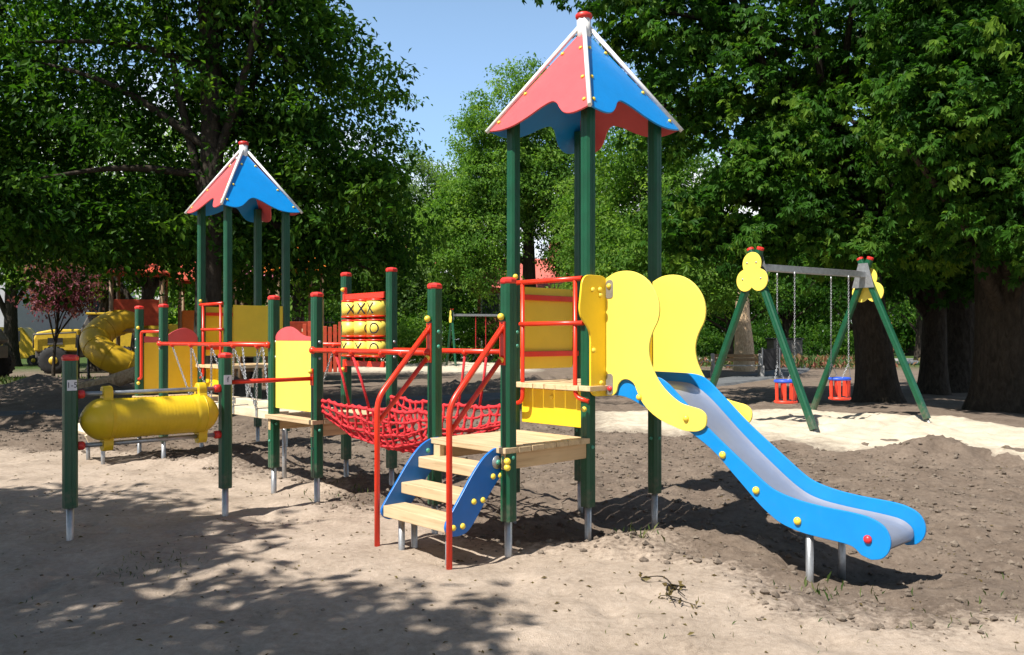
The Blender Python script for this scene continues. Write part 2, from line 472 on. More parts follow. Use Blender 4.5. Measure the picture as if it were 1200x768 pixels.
M['grass'] = leafmat('grass blades', (.03, .06, .012), (.07, .12, .03), (.2, .19, .08), trans=.3)
M['flowers'] = leafmat('flower bed leaves', (.04, .08, .02), (.10, .15, .05), (.3, .12, .09), trans=.3)
M['sand'] = sandmat('pale fresh sand', [(.3, (.31, .255, .19)), (.48, (.49, .42, .32)), (.65, (.61, .54, .43))], fine=70, coarse=2.6, bump=.7)
M['asphalt'] = earth('grey asphalt', [(.3, (.06, .062, .066)), (.5, (.12, .125, .13)), (.7, (.19, .19, .19))], fine=90, coarse=1.2, bump=.25)
M['paving'] = earth('pale paving', [(.3, (.30, .28, .26)), (.5, (.42, .40, .37)), (.7, (.5, .48, .45))], fine=40, coarse=1.0, bump=.2)
M['clod'] = earth('dry earth clods', [(.3, (.07, .055, .042)), (.5, (.15, .12, .095)), (.7, (.26, .215, .17))], fine=40, coarse=6)
M['ground'] = ground_mat()

# ------------------------------------------------------------------ playground frame: a along TH, b away from camera
H = 1.6; TH = -.8171; A0 = (-.0265, 6.2107)
UX, UY = math.cos(TH), math.sin(TH)
W, L1, L2, EO, IO = .8807, 1.8621, 3.0378, .93, 1.284
aB = -W; aC = -W - L1; aD = aC - W; aH = aD - L2; aG = aH - W
def wpos(a, b, z=0.0):
    return (A0[0] + a * UX - b * UY, A0[1] + a * UY + b * UX, z)
def loc_ab(x, y):
    dx = x - A0[0]; dy = y - A0[1]
    return dx * UX + dy * UY, -dx * UY + dy * UX

# ------------------------------------------------------------------ ground
def sdist(px, py, poly):
    d = np.full(px.shape, 1e9); inside = np.zeros(px.shape, bool)
    n = len(poly)
    for i in range(n):
        x0, y0 = poly[i]; x1, y1 = poly[(i + 1) % n]
        ex, ey = x1 - x0, y1 - y0
        t = np.clip(((px - x0) * ex + (py - y0) * ey) / (ex * ex + ey * ey), 0, 1)
        d = np.minimum(d, np.hypot(px - x0 - t * ex, py - y0 - t * ey))
        c = ((y0 > py) != (y1 > py)) & (px < ex * (py - y0) / (ey if abs(ey) > 1e-9 else 1e-9) + x0)
        inside ^= c
    return np.where(inside, d, -d)

BEIGE = [(-40, 13.5), (-7.4, 12.4), (-5.8, 12.0), (-3.76, 10.7), (-2.1, 9.0), (-.94, 7.6), (-.2, 6.75), (.6, 6.55), (1.0, 6.3), (1.5, 5.6), (1.75, 5.05), (2.3, 4.75), (3.2, 4.5), (8, 3.5), (40, -4), (40, -30), (-40, -30)]
SANDPIT = [(1.25, 14.6), (2.29, 14.15), (3.18, 13.7), (3.94, 12.95), (4.6, 11.75), (5.5, 10.9), (6.3, 10.2), (8.2, 9.0), (12, 8.0), (13.5, 10), (9.9, 13.0), (8.7, 16.4), (6.5, 18.0), (1.6, 18.3)]
SANDFAR = [(-9.5, 39), (-.2, 36.5), (1.5, 40), (1.5, 56), (-9.5, 56)]
MOUNDS = [(1.2, 6.55, .12, .5, .35), (1.75, 6.0, .12, .45, .32), (5.6, 11.1, .28, .75, .5), (6.6, 10.6, .1, .5, .4), (-9.5, 20.5, .45, 1.8, .9), (-7.0, 20.8, .55, 1.3, .8), (-11.5, 16.2, .22, 1.6, .4),
          (-8.6, 15.4, .2, 1.3, .35), (-1.2, 26, .35, 2.0, 1.0), (1.0, 27, .35, 1.8, 1.0), (-.4, 7.9, .08, .4, .3), (-3.6, 10.8, .12, .9, .3), (-1.7, 9.1, .1, .5, .3), (-13, 24, .5, 2.5, 1.2)]
PITS = [(1.1, 7.6, .13, .9, .6), (2.35, 6.0, .14, .8, .4), (.4, 6.9, .08, .5, .3), (-.4, 6.2, .05, .4, .3), (-2.8, 8.7, .05, .5, .3)]

def ground_z(x, y):
    x = np.asarray(x, float); y = np.asarray(y, float)
    d = sdist(x, y, BEIGE) + fbm(x * .9, y * .9, 5, 3) * 1.2
    sandy = np.clip(d / .7 + .5, 0, 1)
    near = np.clip((30 - np.hypot(x, y - 8)) / 15, 0, 1)
    z = near * (fbm(x * .55, y * .55, 1, 3) * .11 + fbm(x * 2.3, y * 2.3, 2, 4) * (.06 * sandy + .12 * (1 - sandy)) + fbm(x * 7, y * 7, 3, 3) * (.034 * sandy + .085 * (1 - sandy)) + np.clip(vnoise(x * 11, y * 11, 61) - .6, 0, 1) * (.014 * sandy + .06 * (1 - sandy)))
    # foot prints in the loose sand
    ft = vnoise(x * 3.6, y * 3.6, 41)
    z = z - near * sandy * np.clip(ft - .64, 0, 1) * .11
    for (mx, my, h, rx, ry) in MOUNDS:
        q = ((x - mx) / rx) ** 2 + ((y - my) / ry) ** 2
        z = z + h * np.exp(-q) * (1 + fbm(x * 4, y * 4, 9, 3) * 1.1)
    for (mx, my, h, rx, ry) in PITS:
        z = z - h * np.exp(-(((x - mx) / rx) ** 2 + ((y - my) / ry) ** 2))
    far = np.clip((np.hypot(x, y) - 40) / 200, 0, 1)
    return z + far * fbm(x * .02, y * .02, 21, 2) * 1.0

def gz(x, y):
    return float(ground_z(np.array([x]), np.array([y]))[0])

def axis_pts(a0, a1, step, lo, hi, g=1.12):
    pts = list(np.arange(a0, a1, step))
    s = step; p = pts[-1]
    while p < hi:
        s *= g; p += s; pts.append(p)
    s = step; p = a0; pre = []
    while p > lo:
        s *= g; p -= s; pre.append(p)
    return np.array(pre[::-1] + pts)

def make_ground():
    xs = axis_pts(-6.5, 6.8, .042, -420, 420); ys = axis_pts(3.6, 12.5, .038, -40, 700)
    X, Y = np.meshgrid(xs, ys)
    x = X.ravel(); y = Y.ravel()
    z = ground_z(x, y)
    d = sdist(x, y, BEIGE) + fbm(x * .9, y * .9, 5, 3) * 1.2
    sandy = np.clip(d / 1.0 + .5, 0, 1)
    r = np.hypot(x - 2, y - 12)
    grassy = np.clip((r - 30) / 14, 0, 1) * .75 + np.clip(fbm(x * .3, y * .3, 33, 3) * 2, 0, .5) * (r > 20)
    gp = np.exp(-(((x + 17) / 2.5) ** 2 + ((y - 30) / 2.0) ** 2)); grassy = np.maximum(grassy, gp)
    for (cx, cy, rr) in [(-2.6, 6.0, .35), (1.1, 6.35, .2), (2.5, 4.7, .3), (3.2, 5.0, .3), (-2.9, 4.6, .4), (.8, 5.0, .25)]:
        grassy = np.maximum(grassy, .28 * np.exp(-((x - cx) ** 2 + (y - cy) ** 2) / rr ** 2))
    nx, ny = len(xs), len(ys)
    i = np.arange(nx * ny).reshape(ny, nx)
    F = np.stack([i[:-1, :-1].ravel(), i[:-1, 1:].ravel(), i[1:, 1:].ravel(), i[1:, :-1].ravel()], 1)
    me = fastmesh('ground', np.stack([x, y, z], 1), F, M['ground'], smooth=True, attrs={'sandy': sandy, 'grassy': grassy})
    struct(link(bpy.data.objects.new('ground', me)))

def make_patch(name, poly, step, lift, mat, amp, edge=.35):
    P = np.array(poly)
    x0, y0 = P.min(0) - .5; x1, y1 = P.max(0) + .5
    xs = np.arange(x0, x1, step); ys = np.arange(y0, y1, step)
    X, Y = np.meshgrid(xs, ys); x = X.ravel(); y = Y.ravel()
    d = sdist(x, y, poly) + fbm(x * .8, y * .8, 8, 3) * .9
    z = ground_z(x, y) * .6 + lift * np.clip(d / edge, -1.5, 1) + np.clip(d, 0, 1) * (fbm(x * 1.6, y * 1.6, 51, 3) * amp + fbm(x * 4.5, y * 4.5, 52, 3) * amp * .6 - np.clip(vnoise(x * 2.7, y * 2.7, 77) - .62, 0, 1) * amp * 1.3)
    nx, ny = len(xs), len(ys)
    i = np.arange(nx * ny).reshape(ny, nx)
    F = np.stack([i[:-1, :-1].ravel(), i[:-1, 1:].ravel(), i[1:, 1:].ravel(), i[1:, :-1].ravel()], 1)
    F = F[(d[F] > -.35).all(1)]
    me = fastmesh(name, np.stack([x, y, z], 1), F, mat, smooth=True, attrs={'edge': np.clip((d + .25) / (edge * 3), 0, 1)})
    return struct(link(bpy.data.objects.new(name, me)))

def make_strip(name, pts, width, mat, lift):
    C = catmull([(p[0], p[1], 0) for p in pts], 14)
    V = []; F = []
    K = 6
    for i, c in enumerate(C):
        t = (C[min(i + 1, len(C) - 1)] - C[max(i - 1, 0)]).normalized(); n = Vector((-t.y, t.x, 0))
        for k in range(K + 1):
            s = (k / K - .5) * width + (0 if 0 < k < K else random.uniform(-.06, .06))
            p = c + n * s
            V.append((p.x, p.y, lift + (0 if 0 < k < K else -.3) + .004 * random.random()))
    for i in range(len(C) - 1):
        for k in range(K):
            a = i * (K + 1) + k
            F.append((a, a + K + 1, a + K + 2, a + 1))
    me = bpy.data.meshes.new(name); me.from_pydata(V, [], F); me.materials.append(mat); me.update()
    return struct(link(bpy.data.objects.new(name, me)))

# ------------------------------------------------------------------ foliage
def unit(v):
    return v / np.maximum(np.linalg.norm(v, axis=1, keepdims=True), 1e-9)

def leaf_arrays(P, D, Nn, L, wr=.5, palm=False):
    n = len(P)
    D = unit(D); S = unit(np.cross(D, Nn)); Nn = unit(np.cross(S, D))
    if palm:
        angs = np.array([-1.25, -.62, 0, .62, 1.25]); ls = np.array([.62, .88, 1.0, .88, .62])
        Dp = []; Lp = []
        for a, l in zip(angs, ls):
            Dp.append(D * math.cos(a) + S * math.sin(a) - Nn * (.12 + .12 * abs(a))); Lp.append(L * l)
        P = np.repeat(P[:, None], 5, 1).reshape(-1, 3); Nn = np.repeat(Nn[:, None], 5, 1).reshape(-1, 3)
        D = unit(np.stack(Dp, 1).reshape(-1, 3)); L = np.stack(Lp, 1).reshape(-1)
        S = unit(np.cross(D, Nn)); Nn = unit(np.cross(S, D)); wr = .42
    L = L[:, None]
    mid = P + D * L * .52
    tip = P + D * L - Nn * L * .18
    l = mid + S * L * wr * .5 + Nn * L * .07
    r = mid - S * L * wr * .5 + Nn * L * .07
    V = np.stack([P, l, tip, r], 1).reshape(-1, 3)
    i = np.arange(len(P)) * 4
    F = np.concatenate([np.stack([i, i + 2, i + 1], 1), np.stack([i, i + 3, i + 2], 1)])
    return V, F

def crown_mesh(name, lobes, mat, leaf, per, spread, palm=False, inner=.25, flat=.5, droop=.35, rng=R, jagged=.35, tintshift=0.0, wr=.55, lat=.42, voids=.0):
    """lobes: (cx,cy,cz,rx,ry,rz,n clumps)"""
    CP = []; OD = []
    for (cx, cy, cz, rx, ry, rz, n) in lobes:
        m = int(n)
        d = unit(rng.normal(size=(m, 3)))
        rad = np.where(rng.random(m) < inner, rng.random(m) ** .5 * .75, .72 + .3 * rng.random(m))
        # ragged outline: a low frequency noise pushes the shell in and out
        jag = 1 + jagged * (np.sin(d[:, 0] * 5.1 + cx * 3) * np.sin(d[:, 1] * 4.3 + cy) * .5 + np.sin(d[:, 2] * 7.7 + cz * 2 + d[:, 0] * 6) * .5)
        q = d * rad[:, None] * jag[:, None] * np.array([rx, ry, rz])
        CP.append(q + np.array([cx, cy, cz])); OD.append(d)
    C = np.concatenate(CP); O = np.concatenate(OD)
    if voids:
        f = 2.1 / max(spread, .3)
        nz = np.sin(C[:, 0] * f + 1.3 * np.sin(C[:, 2] * f * .7)) + np.sin(C[:, 1] * f * 1.1 + 2 + 1.1 * np.sin(C[:, 0] * f * .8)) + np.sin(C[:, 2] * f * 1.25 + .7 * np.sin(C[:, 1] * f))
        kp = nz > voids
        C, O = C[kp], O[kp]
    nc = len(C)
    ctint = np.clip(.44 + rng.normal(size=nc) * .27 + tintshift, 0, 1)
    k = rng.poisson(per, nc); idx = np.repeat(np.arange(nc), k); n = len(idx)
    # each clump is a spray along a twig pointing outwards and a little down
    tw = unit(O * np.array([1, 1, .35]) + rng.normal(size=(nc, 3)) * .45 + np.array([0, 0, -droop * .5]))
    al = rng.uniform(-.9, 1.0, n)
    P = C[idx] + tw[idx] * (al * spread)[:, None] + rng.normal(size=(n, 3)) * np.array([spread * lat, spread * lat, spread * lat * flat])
    D = tw[idx] * .5 + rng.normal(size=(n, 3)) * .75 + np.array([0, 0, -droop])
    Nn = rng.normal(size=(n, 3)) * .42 + np.array([0, 0, 1.0]) + O[idx] * .35
    L = leaf * rng.uniform(.45, 1.45, n)
    V, F = leaf_arrays(P, D, Nn, L, wr, palm)
    rep = 20 if palm else 4
    tint = np.clip(ctint[idx] + rng.normal(size=n) * .14, 0, 1)
    return fastmesh(name, V, F, mat, tint=np.repeat(tint, rep)), C

def trunk_mb(pts, radii, limbs=(), C=None, nb=0, seg=14, rng=random, flare=1.8, org=(0, 0, 0)):
    mb = MB()
    path = catmull(pts, 6)
    n = len(path)
    rr = []
    for i in range(n):
        t = i / (n - 1) * (len(radii) - 1); k = min(int(t), len(radii) - 2); f = t - k
        r = radii[k] * (1 - f) + radii[k + 1] * f
        rr.append(r * (1 + (flare - 1) * math.exp(-i / (n * .05 + .6))))
    mb.tube(path, rr, seg=seg)
    if C is not None:
        top = n - 1
        for _ in range(nb):
            e = Vector(C[rng.randrange(len(C))])
            i = int(rng.uniform(.35, .98) * top)
            p = path[i]
            if e.z < p.z - 2.0:
                continue
            mid = p.lerp(e, .5) + Vector((rng.uniform(-.3, .3), rng.uniform(-.3, .3), rng.uniform(-.1, .5)))
            r0 = min(rr[i] * .5, .03 + .028 * (e - p).length)
            br = catmull([p, mid, e], 5)
            mb.tube(br, [r0 * (1 - .85 * j / (len(br) - 1)) for j in range(len(br))], seg=6, caps=False)
    return mb

def tree(name, label, loc, pts, radii, lobes, leafm, leaf, per, spread, palm=False, nb=40, group=None, cat='tree', barkm='bark', crown_name='crown', **kw):
    x, y = loc; z = gz(x, y)
    t = thing(name, label, cat, (x, y, z - .05), 0, group)
    lb = [(cx - x, cy - y, cz, rx, ry, rz, n) for (cx, cy, cz, rx, ry, rz, n) in lobes]
    me, C = crown_mesh(crown_name, lb, M[leafm], leaf, per, spread, palm, **kw)
    mb = trunk_mb([(p[0] - x, p[1] - y, p[2]) for p in pts], radii, C=C, nb=nb)
    mb.build('trunk', M[barkm], t)
    o = bpy.data.objects.new(crown_name, me); link(o, t)
    return t

# ------------------------------------------------------------------ shared small parts
def meshof(fn, name, mat):
    mb = MB(); fn(mb); return mb.mesh(name, mat)
def dome(mb, r=.022, h=.02):
    mb.lathe([(0, r), (h * .35, r * .98), (h * .7, r * .8), (h * .95, r * .4), (h, .001)], (0, 0, 0), (0, 0, 1), 12)
BOLT = {k: meshof(lambda mb: dome(mb), 'bolt', M[m]) for k, m in dict(yellow='knob', red='redknob', green='greenknob', steel='steel').items()}
def bolt(parent, pos, nrm, col='yellow', off=(0, 0, 0), s=1.0):
    o = bpy.data.objects.new('bolt', BOLT[col]); link(o, parent)
    o.location = (pos[0] - off[0], pos[1] - off[1], pos[2] - off[2])
    o.rotation_mode = 'QUATERNION'; o.rotation_quaternion = Vector((0, 0, 1)).rotation_difference(Vector(nrm))
    o.scale = (s, s, s)
    return o

PW = .05
def post_profile():
    h = PW; c = .018; g = .0022; gw = .005
    pts = []
    for k in range(4):
        a = k * PI / 2
        seg = [(h, -h + c), (h, -gw), (h - g, -gw * .5), (h - g, gw * .5), (h, gw), (h, h - c)]
        for (x, y) in seg:
            pts.append((x * math.cos(a) - y * math.sin(a), x * math.sin(a) + y * math.cos(a)))
    return pts
PROF = post_profile()
_postmesh = {}
def post(parent, a, b, top, off, foot=.24, cap=True, bolts=()):
    key = (round(top, 3), round(foot, 3))
    if key not in _postmesh:
        _postmesh[key] = MB().prism(PROF, (0, 0, foot), (1, 0, 0), (0, 1, 0), (0, 0, 1), top - foot).mesh('post', M['green'])
        _postmesh['cap', key] = MB().lathe([(top, PW * 1.17), (top + .012, PW * 1.28), (top + .03, PW * 1.28), (top + .045, PW * .95), (top + .05, .01)], (0, 0, 0), (0, 0, 1), 8).mesh('cap', M['capred'])
        _postmesh['ft', key] = MB().tube([(0, 0, -.35), (0, 0, foot + .05)], .028, 14).mesh('steel_foot', M['steel'])
    o = bpy.data.objects.new('post', _postmesh[key]); link(o, parent); o.location = (a - off[0], b - off[1], 0)
    if cap:
        c = bpy.data.objects.new('cap', _postmesh['cap', key]); link(c, o); c.rotation_euler = (0, 0, PI / 8)
        for p in c.data.polygons: p.use_smooth = False
    f = bpy.data.objects.new('steel_foot', _postmesh['ft', key]); link(f, o)
    for (z, n, col) in bolts:
        n = Vector(n); bolt(o, n * (PW - .003) + Vector((0, 0, z)), n, col, s=.75)
    return o

def deck(parent, name, a0, a1, b0, b1, top, off, nboard, along='a', th=.042, beam=.12, mat='deck'):
    mb = MB()
    g = .007 if along == 'a' else .004
    if along == 'a':
        w = (b1 - b0) / nboard
        for k in range(nboard):
            j = random.uniform(-.008, .008)
            mb.box(a0 + j, a1 + random.uniform(-.008, .008), b0 + k * w + g / 2, b0 + (k + 1) * w - g / 2, top - th + random.uniform(-.002, .002), top + random.uniform(-.002, .002))
    else:
        w = (a1 - a0) / nboard
        for k in range(nboard):
            mb.box(a0 + k * w + g / 2, a0 + (k + 1) * w - g / 2, b0 + random.uniform(-.008, .008), b1 + random.uniform(-.008, .008), top - th, top + random.uniform(-.002, .002))
    o = mb.build(name, M[mat], parent, off, bevel=.004)
    if beam:
        z1 = top - th - .001
        if along == 'a':
            for x in (a0 + .03, a1 - .075):
                MB().box(x, x + .045, b0 + .03, b1 - .03, z1 - beam, z1).build('beam', M['beamwood'], o, off, bevel=.004)
        else:
            for y in (b0 + .03, b1 - .075):
                MB().box(a0 + .03, a1 - .03, y, y + .045, z1 - beam, z1).build('beam', M['beamwood'], o, off, bevel=.004)
    return o

# ------------------------------------------------------------------ pyramid roof
def roof(parent, ca, cb, off, eave=3.43, hw=.594, apex=4.33):
    f0 = [(0, 0), (.08, -.015), (.16, -.022), (.27, -.005), (.38, .055), (.48, .135), (.57, .175), (.64, .135), (.70, .06), (.77, -.01), (.85, -.04), (.93, -.03), (1, 0)]
    curve = [(p.x, p.y) for p in catmull([(t, f, 0) for t, f in f0], 4)]
    mb = MB()
    for sx, sy in ((1, 1), (1, -1), (-1, 1), (-1, -1)):
        d = Vector((sx * hw, sy * hw, eave)); top = Vector((sx * .03, sy * .03, apex))
        o = Vector((sx, sy, 1.2)).normalized() * .012
        mb.tube([Vector((ca, cb, 0)) + top + o, Vector((ca, cb, 0)) + d + o + (d - top).normalized() * .02], .0195, 10)
    rf = mb.build('roof', M['white'], parent, off)
    hubm = MB().lathe([(apex - .12, .062), (apex + .085, .062)], (ca, cb, 0), (0, 0, 1), 8).build('hub', M['white'], rf, off)
    MB().lathe([(apex + .085, .066), (apex + .10, .075), (apex + .125, .075), (apex + .14, .05), (apex + .143, .01)], (ca, cb, 0), (0, 0, 1), 10).build('finial', M['capred'], rf, off)
    sl = math.hypot(hw, apex - eave)
    # side normal, colour, t=0 corner -> t=1 corner
    sides = [((0, -1), 'roofred', (-1, -1), (1, -1)), ((1, 0), 'blue', (1, 1), (1, -1)), ((-1, 0), 'blue', (-1, -1), (-1, 1)), ((0, 1), 'roofred', (1, 1), (-1, 1))]
    for (nx, ny), mat, c0, c1 in sides:
        P0 = Vector((ca + c0[0] * hw, cb + c0[1] * hw, eave)); P1 = Vector((ca + c1[0] * hw, cb + c1[1] * hw, eave))
        ex = (P1 - P0).normalized(); mid = (P0 + P1) / 2; ey = (Vector((ca, cb, apex)) - mid).normalized()
        ez = ex.cross(ey); 
        if ez.dot(Vector((nx, ny, .6))) < 0: ez = -ez
        wd = 2 * hw
        poly = [(t * wd, f) for t, f in curve]
        poly += [(wd * .5 + .03, sl - .075), (wd * .5 - .03, sl - .075)]
        # keep the outline inside the triangle sides
        o = MB().prism(poly, P0 + ez * -.012, ex, ey, ez, .016).build('roof_panel', M[mat], rf, off, bevel=.003)
        o['label'] = 'red roof panel' if mat == 'roofred' else 'blue roof panel'
        for t in (.08, .38, .8):
            for s in (0, 1):
                q = t * (sl - .08)
                x = .035 + q / sl * wd * .5 + .012
                if s: x = wd - x
                p = P0 + ex * x + ey * q + ez * .005
                bolt(rf, p, ez, 'yellow', off, .8)
    return rf

# ------------------------------------------------------------------ barrier frame (red tubes) on a side parallel to a
def barrier(parent, a0, a1, b, off, z_top=2.08, z_mid=1.72, z_bot=1.05):
    mb = MB()
    mb.tube([(a0 - .1, b, z_top), (a1 + .08, b, z_top)], .021)
    mb.tube([(a0 - .02, b - .012, z_mid), (a1 + .1, b - .012, z_mid)], .019)
    mb.tube(fillet([(a0, b, z_top), (a0, b, z_bot), (a0 - .14, b + .02, z_bot - .03)], .08), .018)
    mb.tube(fillet([(a1, b, z_top), (a1, b, z_bot + .07), (a1 + .13, b + .02, z_bot + .04)], .08), .018)
    o = mb.build('barrier', M['red'], parent, off)
    MB().ball((a0 - .09, b - .0, z_top + .055), .024).build('ball_knob', M['knob'], o, off)
    MB().ball((a1 + .125, b - .03, z_bot - .02), .022).build('ball_knob', M['knob'], o, off)
    return o

# ------------------------------------------------------------------ slide
S_TOP = [(.06, 1.315), (.30, 1.312), (.54, 1.303), (.66, 1.26), (.81, 1.135), (1.035, .938), (1.317, .725), (1.50, .592), (1.60, .545), (1.74, .512), (1.92, .492), (2.12, .482), (2.23, .466), (2.315, .425), (2.355, .35), (2.345, .275), (2.30, .222), (2.235, .203)]
S_BOT = [(2.17, .222), (2.12, .262), (2.05, .276), (1.90, .285), (1.76, .298), (1.62, .333), (1.52, .39), (1.42, .468), (1.236, .635), (1.057, .79), (.794, .935), (.5, 1.04), (.26, 1.128), (.06, 1.13)]
S_FLOOR = [(.02, 1.215), (.42, 1.213), (.56, 1.18), (.72, 1.075), (1.0, .825), (1.3, .585), (1.48, .462), (1.62, .41), (1.82, .385), (2.06, .37), (2.2, .352), (2.27, .31), (2.285, .262)]

def slide(parent, off, b0=1.045, b1=1.595):
    fl = catmull([(p[0], 0, p[1]) for p in S_FLOOR], 5)
    vs = []; n = len(fl)
    bs = [(b0 + .016, .022), (b0 + .04, .004), (b0 + .07, 0), ((b0 + b1) / 2, 0), (b1 - .07, 0), (b1 - .04, .004), (b1 - .016, .022)]
    for p in fl:
        for bb, dz in bs:
            vs.append((p.x, bb, p.z + dz))
    K = len(bs)
    for p in fl:
        for bb, dz in bs:
            vs.append((p.x, bb, p.z + dz - .012))
    fs = []
    for i in range(n - 1):
        for k in range(K - 1):
            a = i * K + k
            fs.append((a, a + K, a + K + 1, a + 1)); c = a + n * K
            fs.append((c, c + 1, c + K + 1, c + K))
    for k in range(K - 1):
        a = (n - 1) * K + k; fs.append((a, a + n * K, a + n * K + 1, a + 1))
    s = MB().add(vs, fs, 0, True).build('slide', M['chute'], parent, off)
    top = [(p.x, p.y) for p in catmull([(p[0], p[1], 0) for p in S_TOP], 5)]
    bot = [(p.x, p.y) for p in catmull([(p[0], p[1], 0) for p in S_BOT], 4)]
    for bb in (b0, b1):
        o = MB().prism(top + bot, (0, bb - .009, 0), (1, 0, 0), (0, 0, 1), (0, 1, 0), .018).build('side_panel', M['blue'], s, off, bevel=.004)
    for bb, sg in ((b0 - .009, -1), (b1 + .009, 1)):
        for (a, z, c) in [(1.16, .755, 'yellow'), (1.43, .535, 'yellow'), (1.74, .37, 'yellow'), (2.215, .33, 'red')]:
            bolt(s, (a, bb, z), (0, sg, 0), c, off, 1.25)
    for bb in (b0 + .04, b1 - .04):
        MB().tube([(1.80, bb, -.4), (1.80, bb, .36)], .026, 14).build('support', M['steel'], s, off)
    for a, z in ((1.8, .352), (.9, .87)):
        MB().box(a - .02, a + .02, b0 + .02, b1 - .02, z - .02, z).build('cross_bar', M['steel'], s, off)
    return s

ELE = [(.075, 2.085), (.17, 2.125), (.29, 2.135), (.40, 2.11), (.50, 2.05), (.58, 1.95), (.612, 1.84), (.60, 1.74), (.555, 1.66), (.522, 1.58), (.512, 1.49), (.535, 1.39), (.60, 1.275), (.69, 1.185), (.80, 1.115), (.90, 1.09), (.985, 1.072), (1.032, 1.03), (1.03, .96), (.985, .92), (.92, .905), (.83, .908), (.73, .935), (.62, .972), (.52, 1.03), (.44, 1.105), (.39, 1.19), (.365, 1.238), (.31, 1.268), (.25, 1.265), (.205, 1.225), (.185, 1.165), (.15, 1.135), (.075, 1.13)]
def guards(parent, off):
    body = [(p.x, p.y) for p in catmull([(p[0], p[1], 0) for p in ELE[:-1]], 3)] + [(.075, 1.13)]
    br = fillet([(0, 1.128, 0), (.0, 2.105, 0), (-.30, 2.105, 0), (-.345, 1.78, 0), (-.205, 1.66, 0), (-.205, 1.128, 0), (0, 1.128, 0)], .09)
    br = [(p.x, p.y) for p in br[:-1]]
    for s, bb in ((-1, 1.02), (1, 1.64)):
        g = MB().prism(body, (0, bb - .009, 0), (1, 0, 0), (0, 0, 1), (0, 1, 0), .018).build('guard_panel', M['paleyellow'], parent, off, bevel=.004)
        g['label'] = 'yellow guard panel with rounded head and curling trunk'
        e = MB().prism([(-p[0] * s * -1 * 1.0, p[1]) for p in br], (.06, bb + .02 * -s * 0 + (.012 if s < 0 else -.012), 0), (0, -s * -1.0, 0), (0, 0, 1), (1, 0, 0), .018)
        e.build('side_board', M['yellow'], g, off, bevel=.004)
        for (a, z) in [(.42, 1.135), (.86, 1.0)]:
            bolt(g, (a, bb + s * .009, z), (0, s, 0), 'yellow', off, 1.15)
            MB().tube([(a, bb, z), (a, bb - s * -.0 + (.03 if s < 0 else -.04), z)], .012, 8).build('spacer', M['steel'], g, off)
        for (db, z) in [(-.17, 1.985), (-.085, 1.99), (-.075, 1.945), (-.16, 1.50), (-.165, 1.175), (-.075, 1.185), (-.07, 1.235)]:
            bolt(g, (.078, bb + (db if s < 0 else -db), z), (1, 0, 0), 'yellow', off, 1.0)
        for z0, z1 in ((1.92, 2.07), (1.14, 1.31)):
            MB().prism([(p.x, p.y) for p in fillet([(.082, z0, 0), (.155, z0, 0), (.155, z1, 0), (.082, z1, 0), (.082, z0, 0)], .05)[:-1]], (0, bb + s * .0095, 0), (1, 0, 0), (0, 0, 1), (0, s, 0), .004).build('clip', M['steel'], g, off)
        bolt(g, (.115, bb + s * .013, 2.02), (0, s, 0), 'yellow', off, 1.0)
        bolt(g, (.125, bb + s * .013, 1.19), (0, s, 0), 'red', off, 1.0)

# ------------------------------------------------------------------ stairs
def stairs(parent, off):
    out = [(-.005, .80), (-.10, .785), (-.20, .73), (-.30, .63), (-.42, .475), (-.52, .345), (-.555, .29), (-.55, .245), (-.51, .21), (-.45, .20), (-.37, .212), (-.30, .27), (-.18, .42), (-.07, .545), (-.005, .60)]
    sm = [(p.x, p.y) for p in catmull([(p[0], p[1], 0) for p in out], 4)]
    for a in (-.845, -.065):
        st = MB().prism(sm, (a, 0, 0), (0, 1, 0), (0, 0, 1), (1, 0, 0), .022).build('stair_side', M['stairblue'], parent, off, bevel=.003)
        fx = a + .022 if a > -.5 else a + .022
        if a > -.5:
            for (b, z) in [(-.49, .265), (-.405, .265), (-.30, .425), (-.215, .425), (-.115, .585), (-.045, .585)]:
                bolt(st, (fx, b, z), (1, 0, 0), 'yellow', off, 1.0)
            MB().lathe([(0, .05), (.006, .05), (.006, .022), (.012, .02)], (fx, -.075, .685), (1, 0, 0), 16).build('washer', M['steel'], st, off)
            bolt(st, (fx + .012, -.075, .685), (1, 0, 0), 'green', off, .9)
            MB().ball((.055, -.062, .70), .026).ball((.055, -.062, .655), .026).build('ball_knob', M['knob'], st, off)
        else:
            bolt(st, (fx, -.115, .70), (1, 0, 0), 'green', off, .9)
    for (b, z) in [(-.545, .318), (-.378, .477), (-.212, .660)]:
        MB().box(-.822, -.067, b, b + .205, z - .085, z).build('step', M['deck'], parent, off, bevel=.007)
    for (a, b) in ((-.70, -.46), (-.13, -.46), (-.70, -.34)):
        MB().tube([(a, b, -.35), (a, b, .25)], .025, 12).build('stair_support', M['steel'], parent, off)
    for a in (-.88, .0):
        mb = MB()
        mb.tube(fillet([(a, -.055, 1.685), (a, -.56, 1.13), (a, -.56, -.3)], .10, 8), .0215, 14)
        mb.tube([(a, -.06, 1.46), (a, -.55, .95)], .0185, 12)
        mb.box(a - .026, a + .026, -.066, -.052, 1.40, 1.72)
        h = mb.build('handrail', M['red'], parent, off)
        MB().ball((a, -.075, 1.755), .026).build('ball_knob', M['knob'], h, off)
        MB().ball((a, -.075, 1.44), .024).build('ball_knob', M['knob'], h, off)

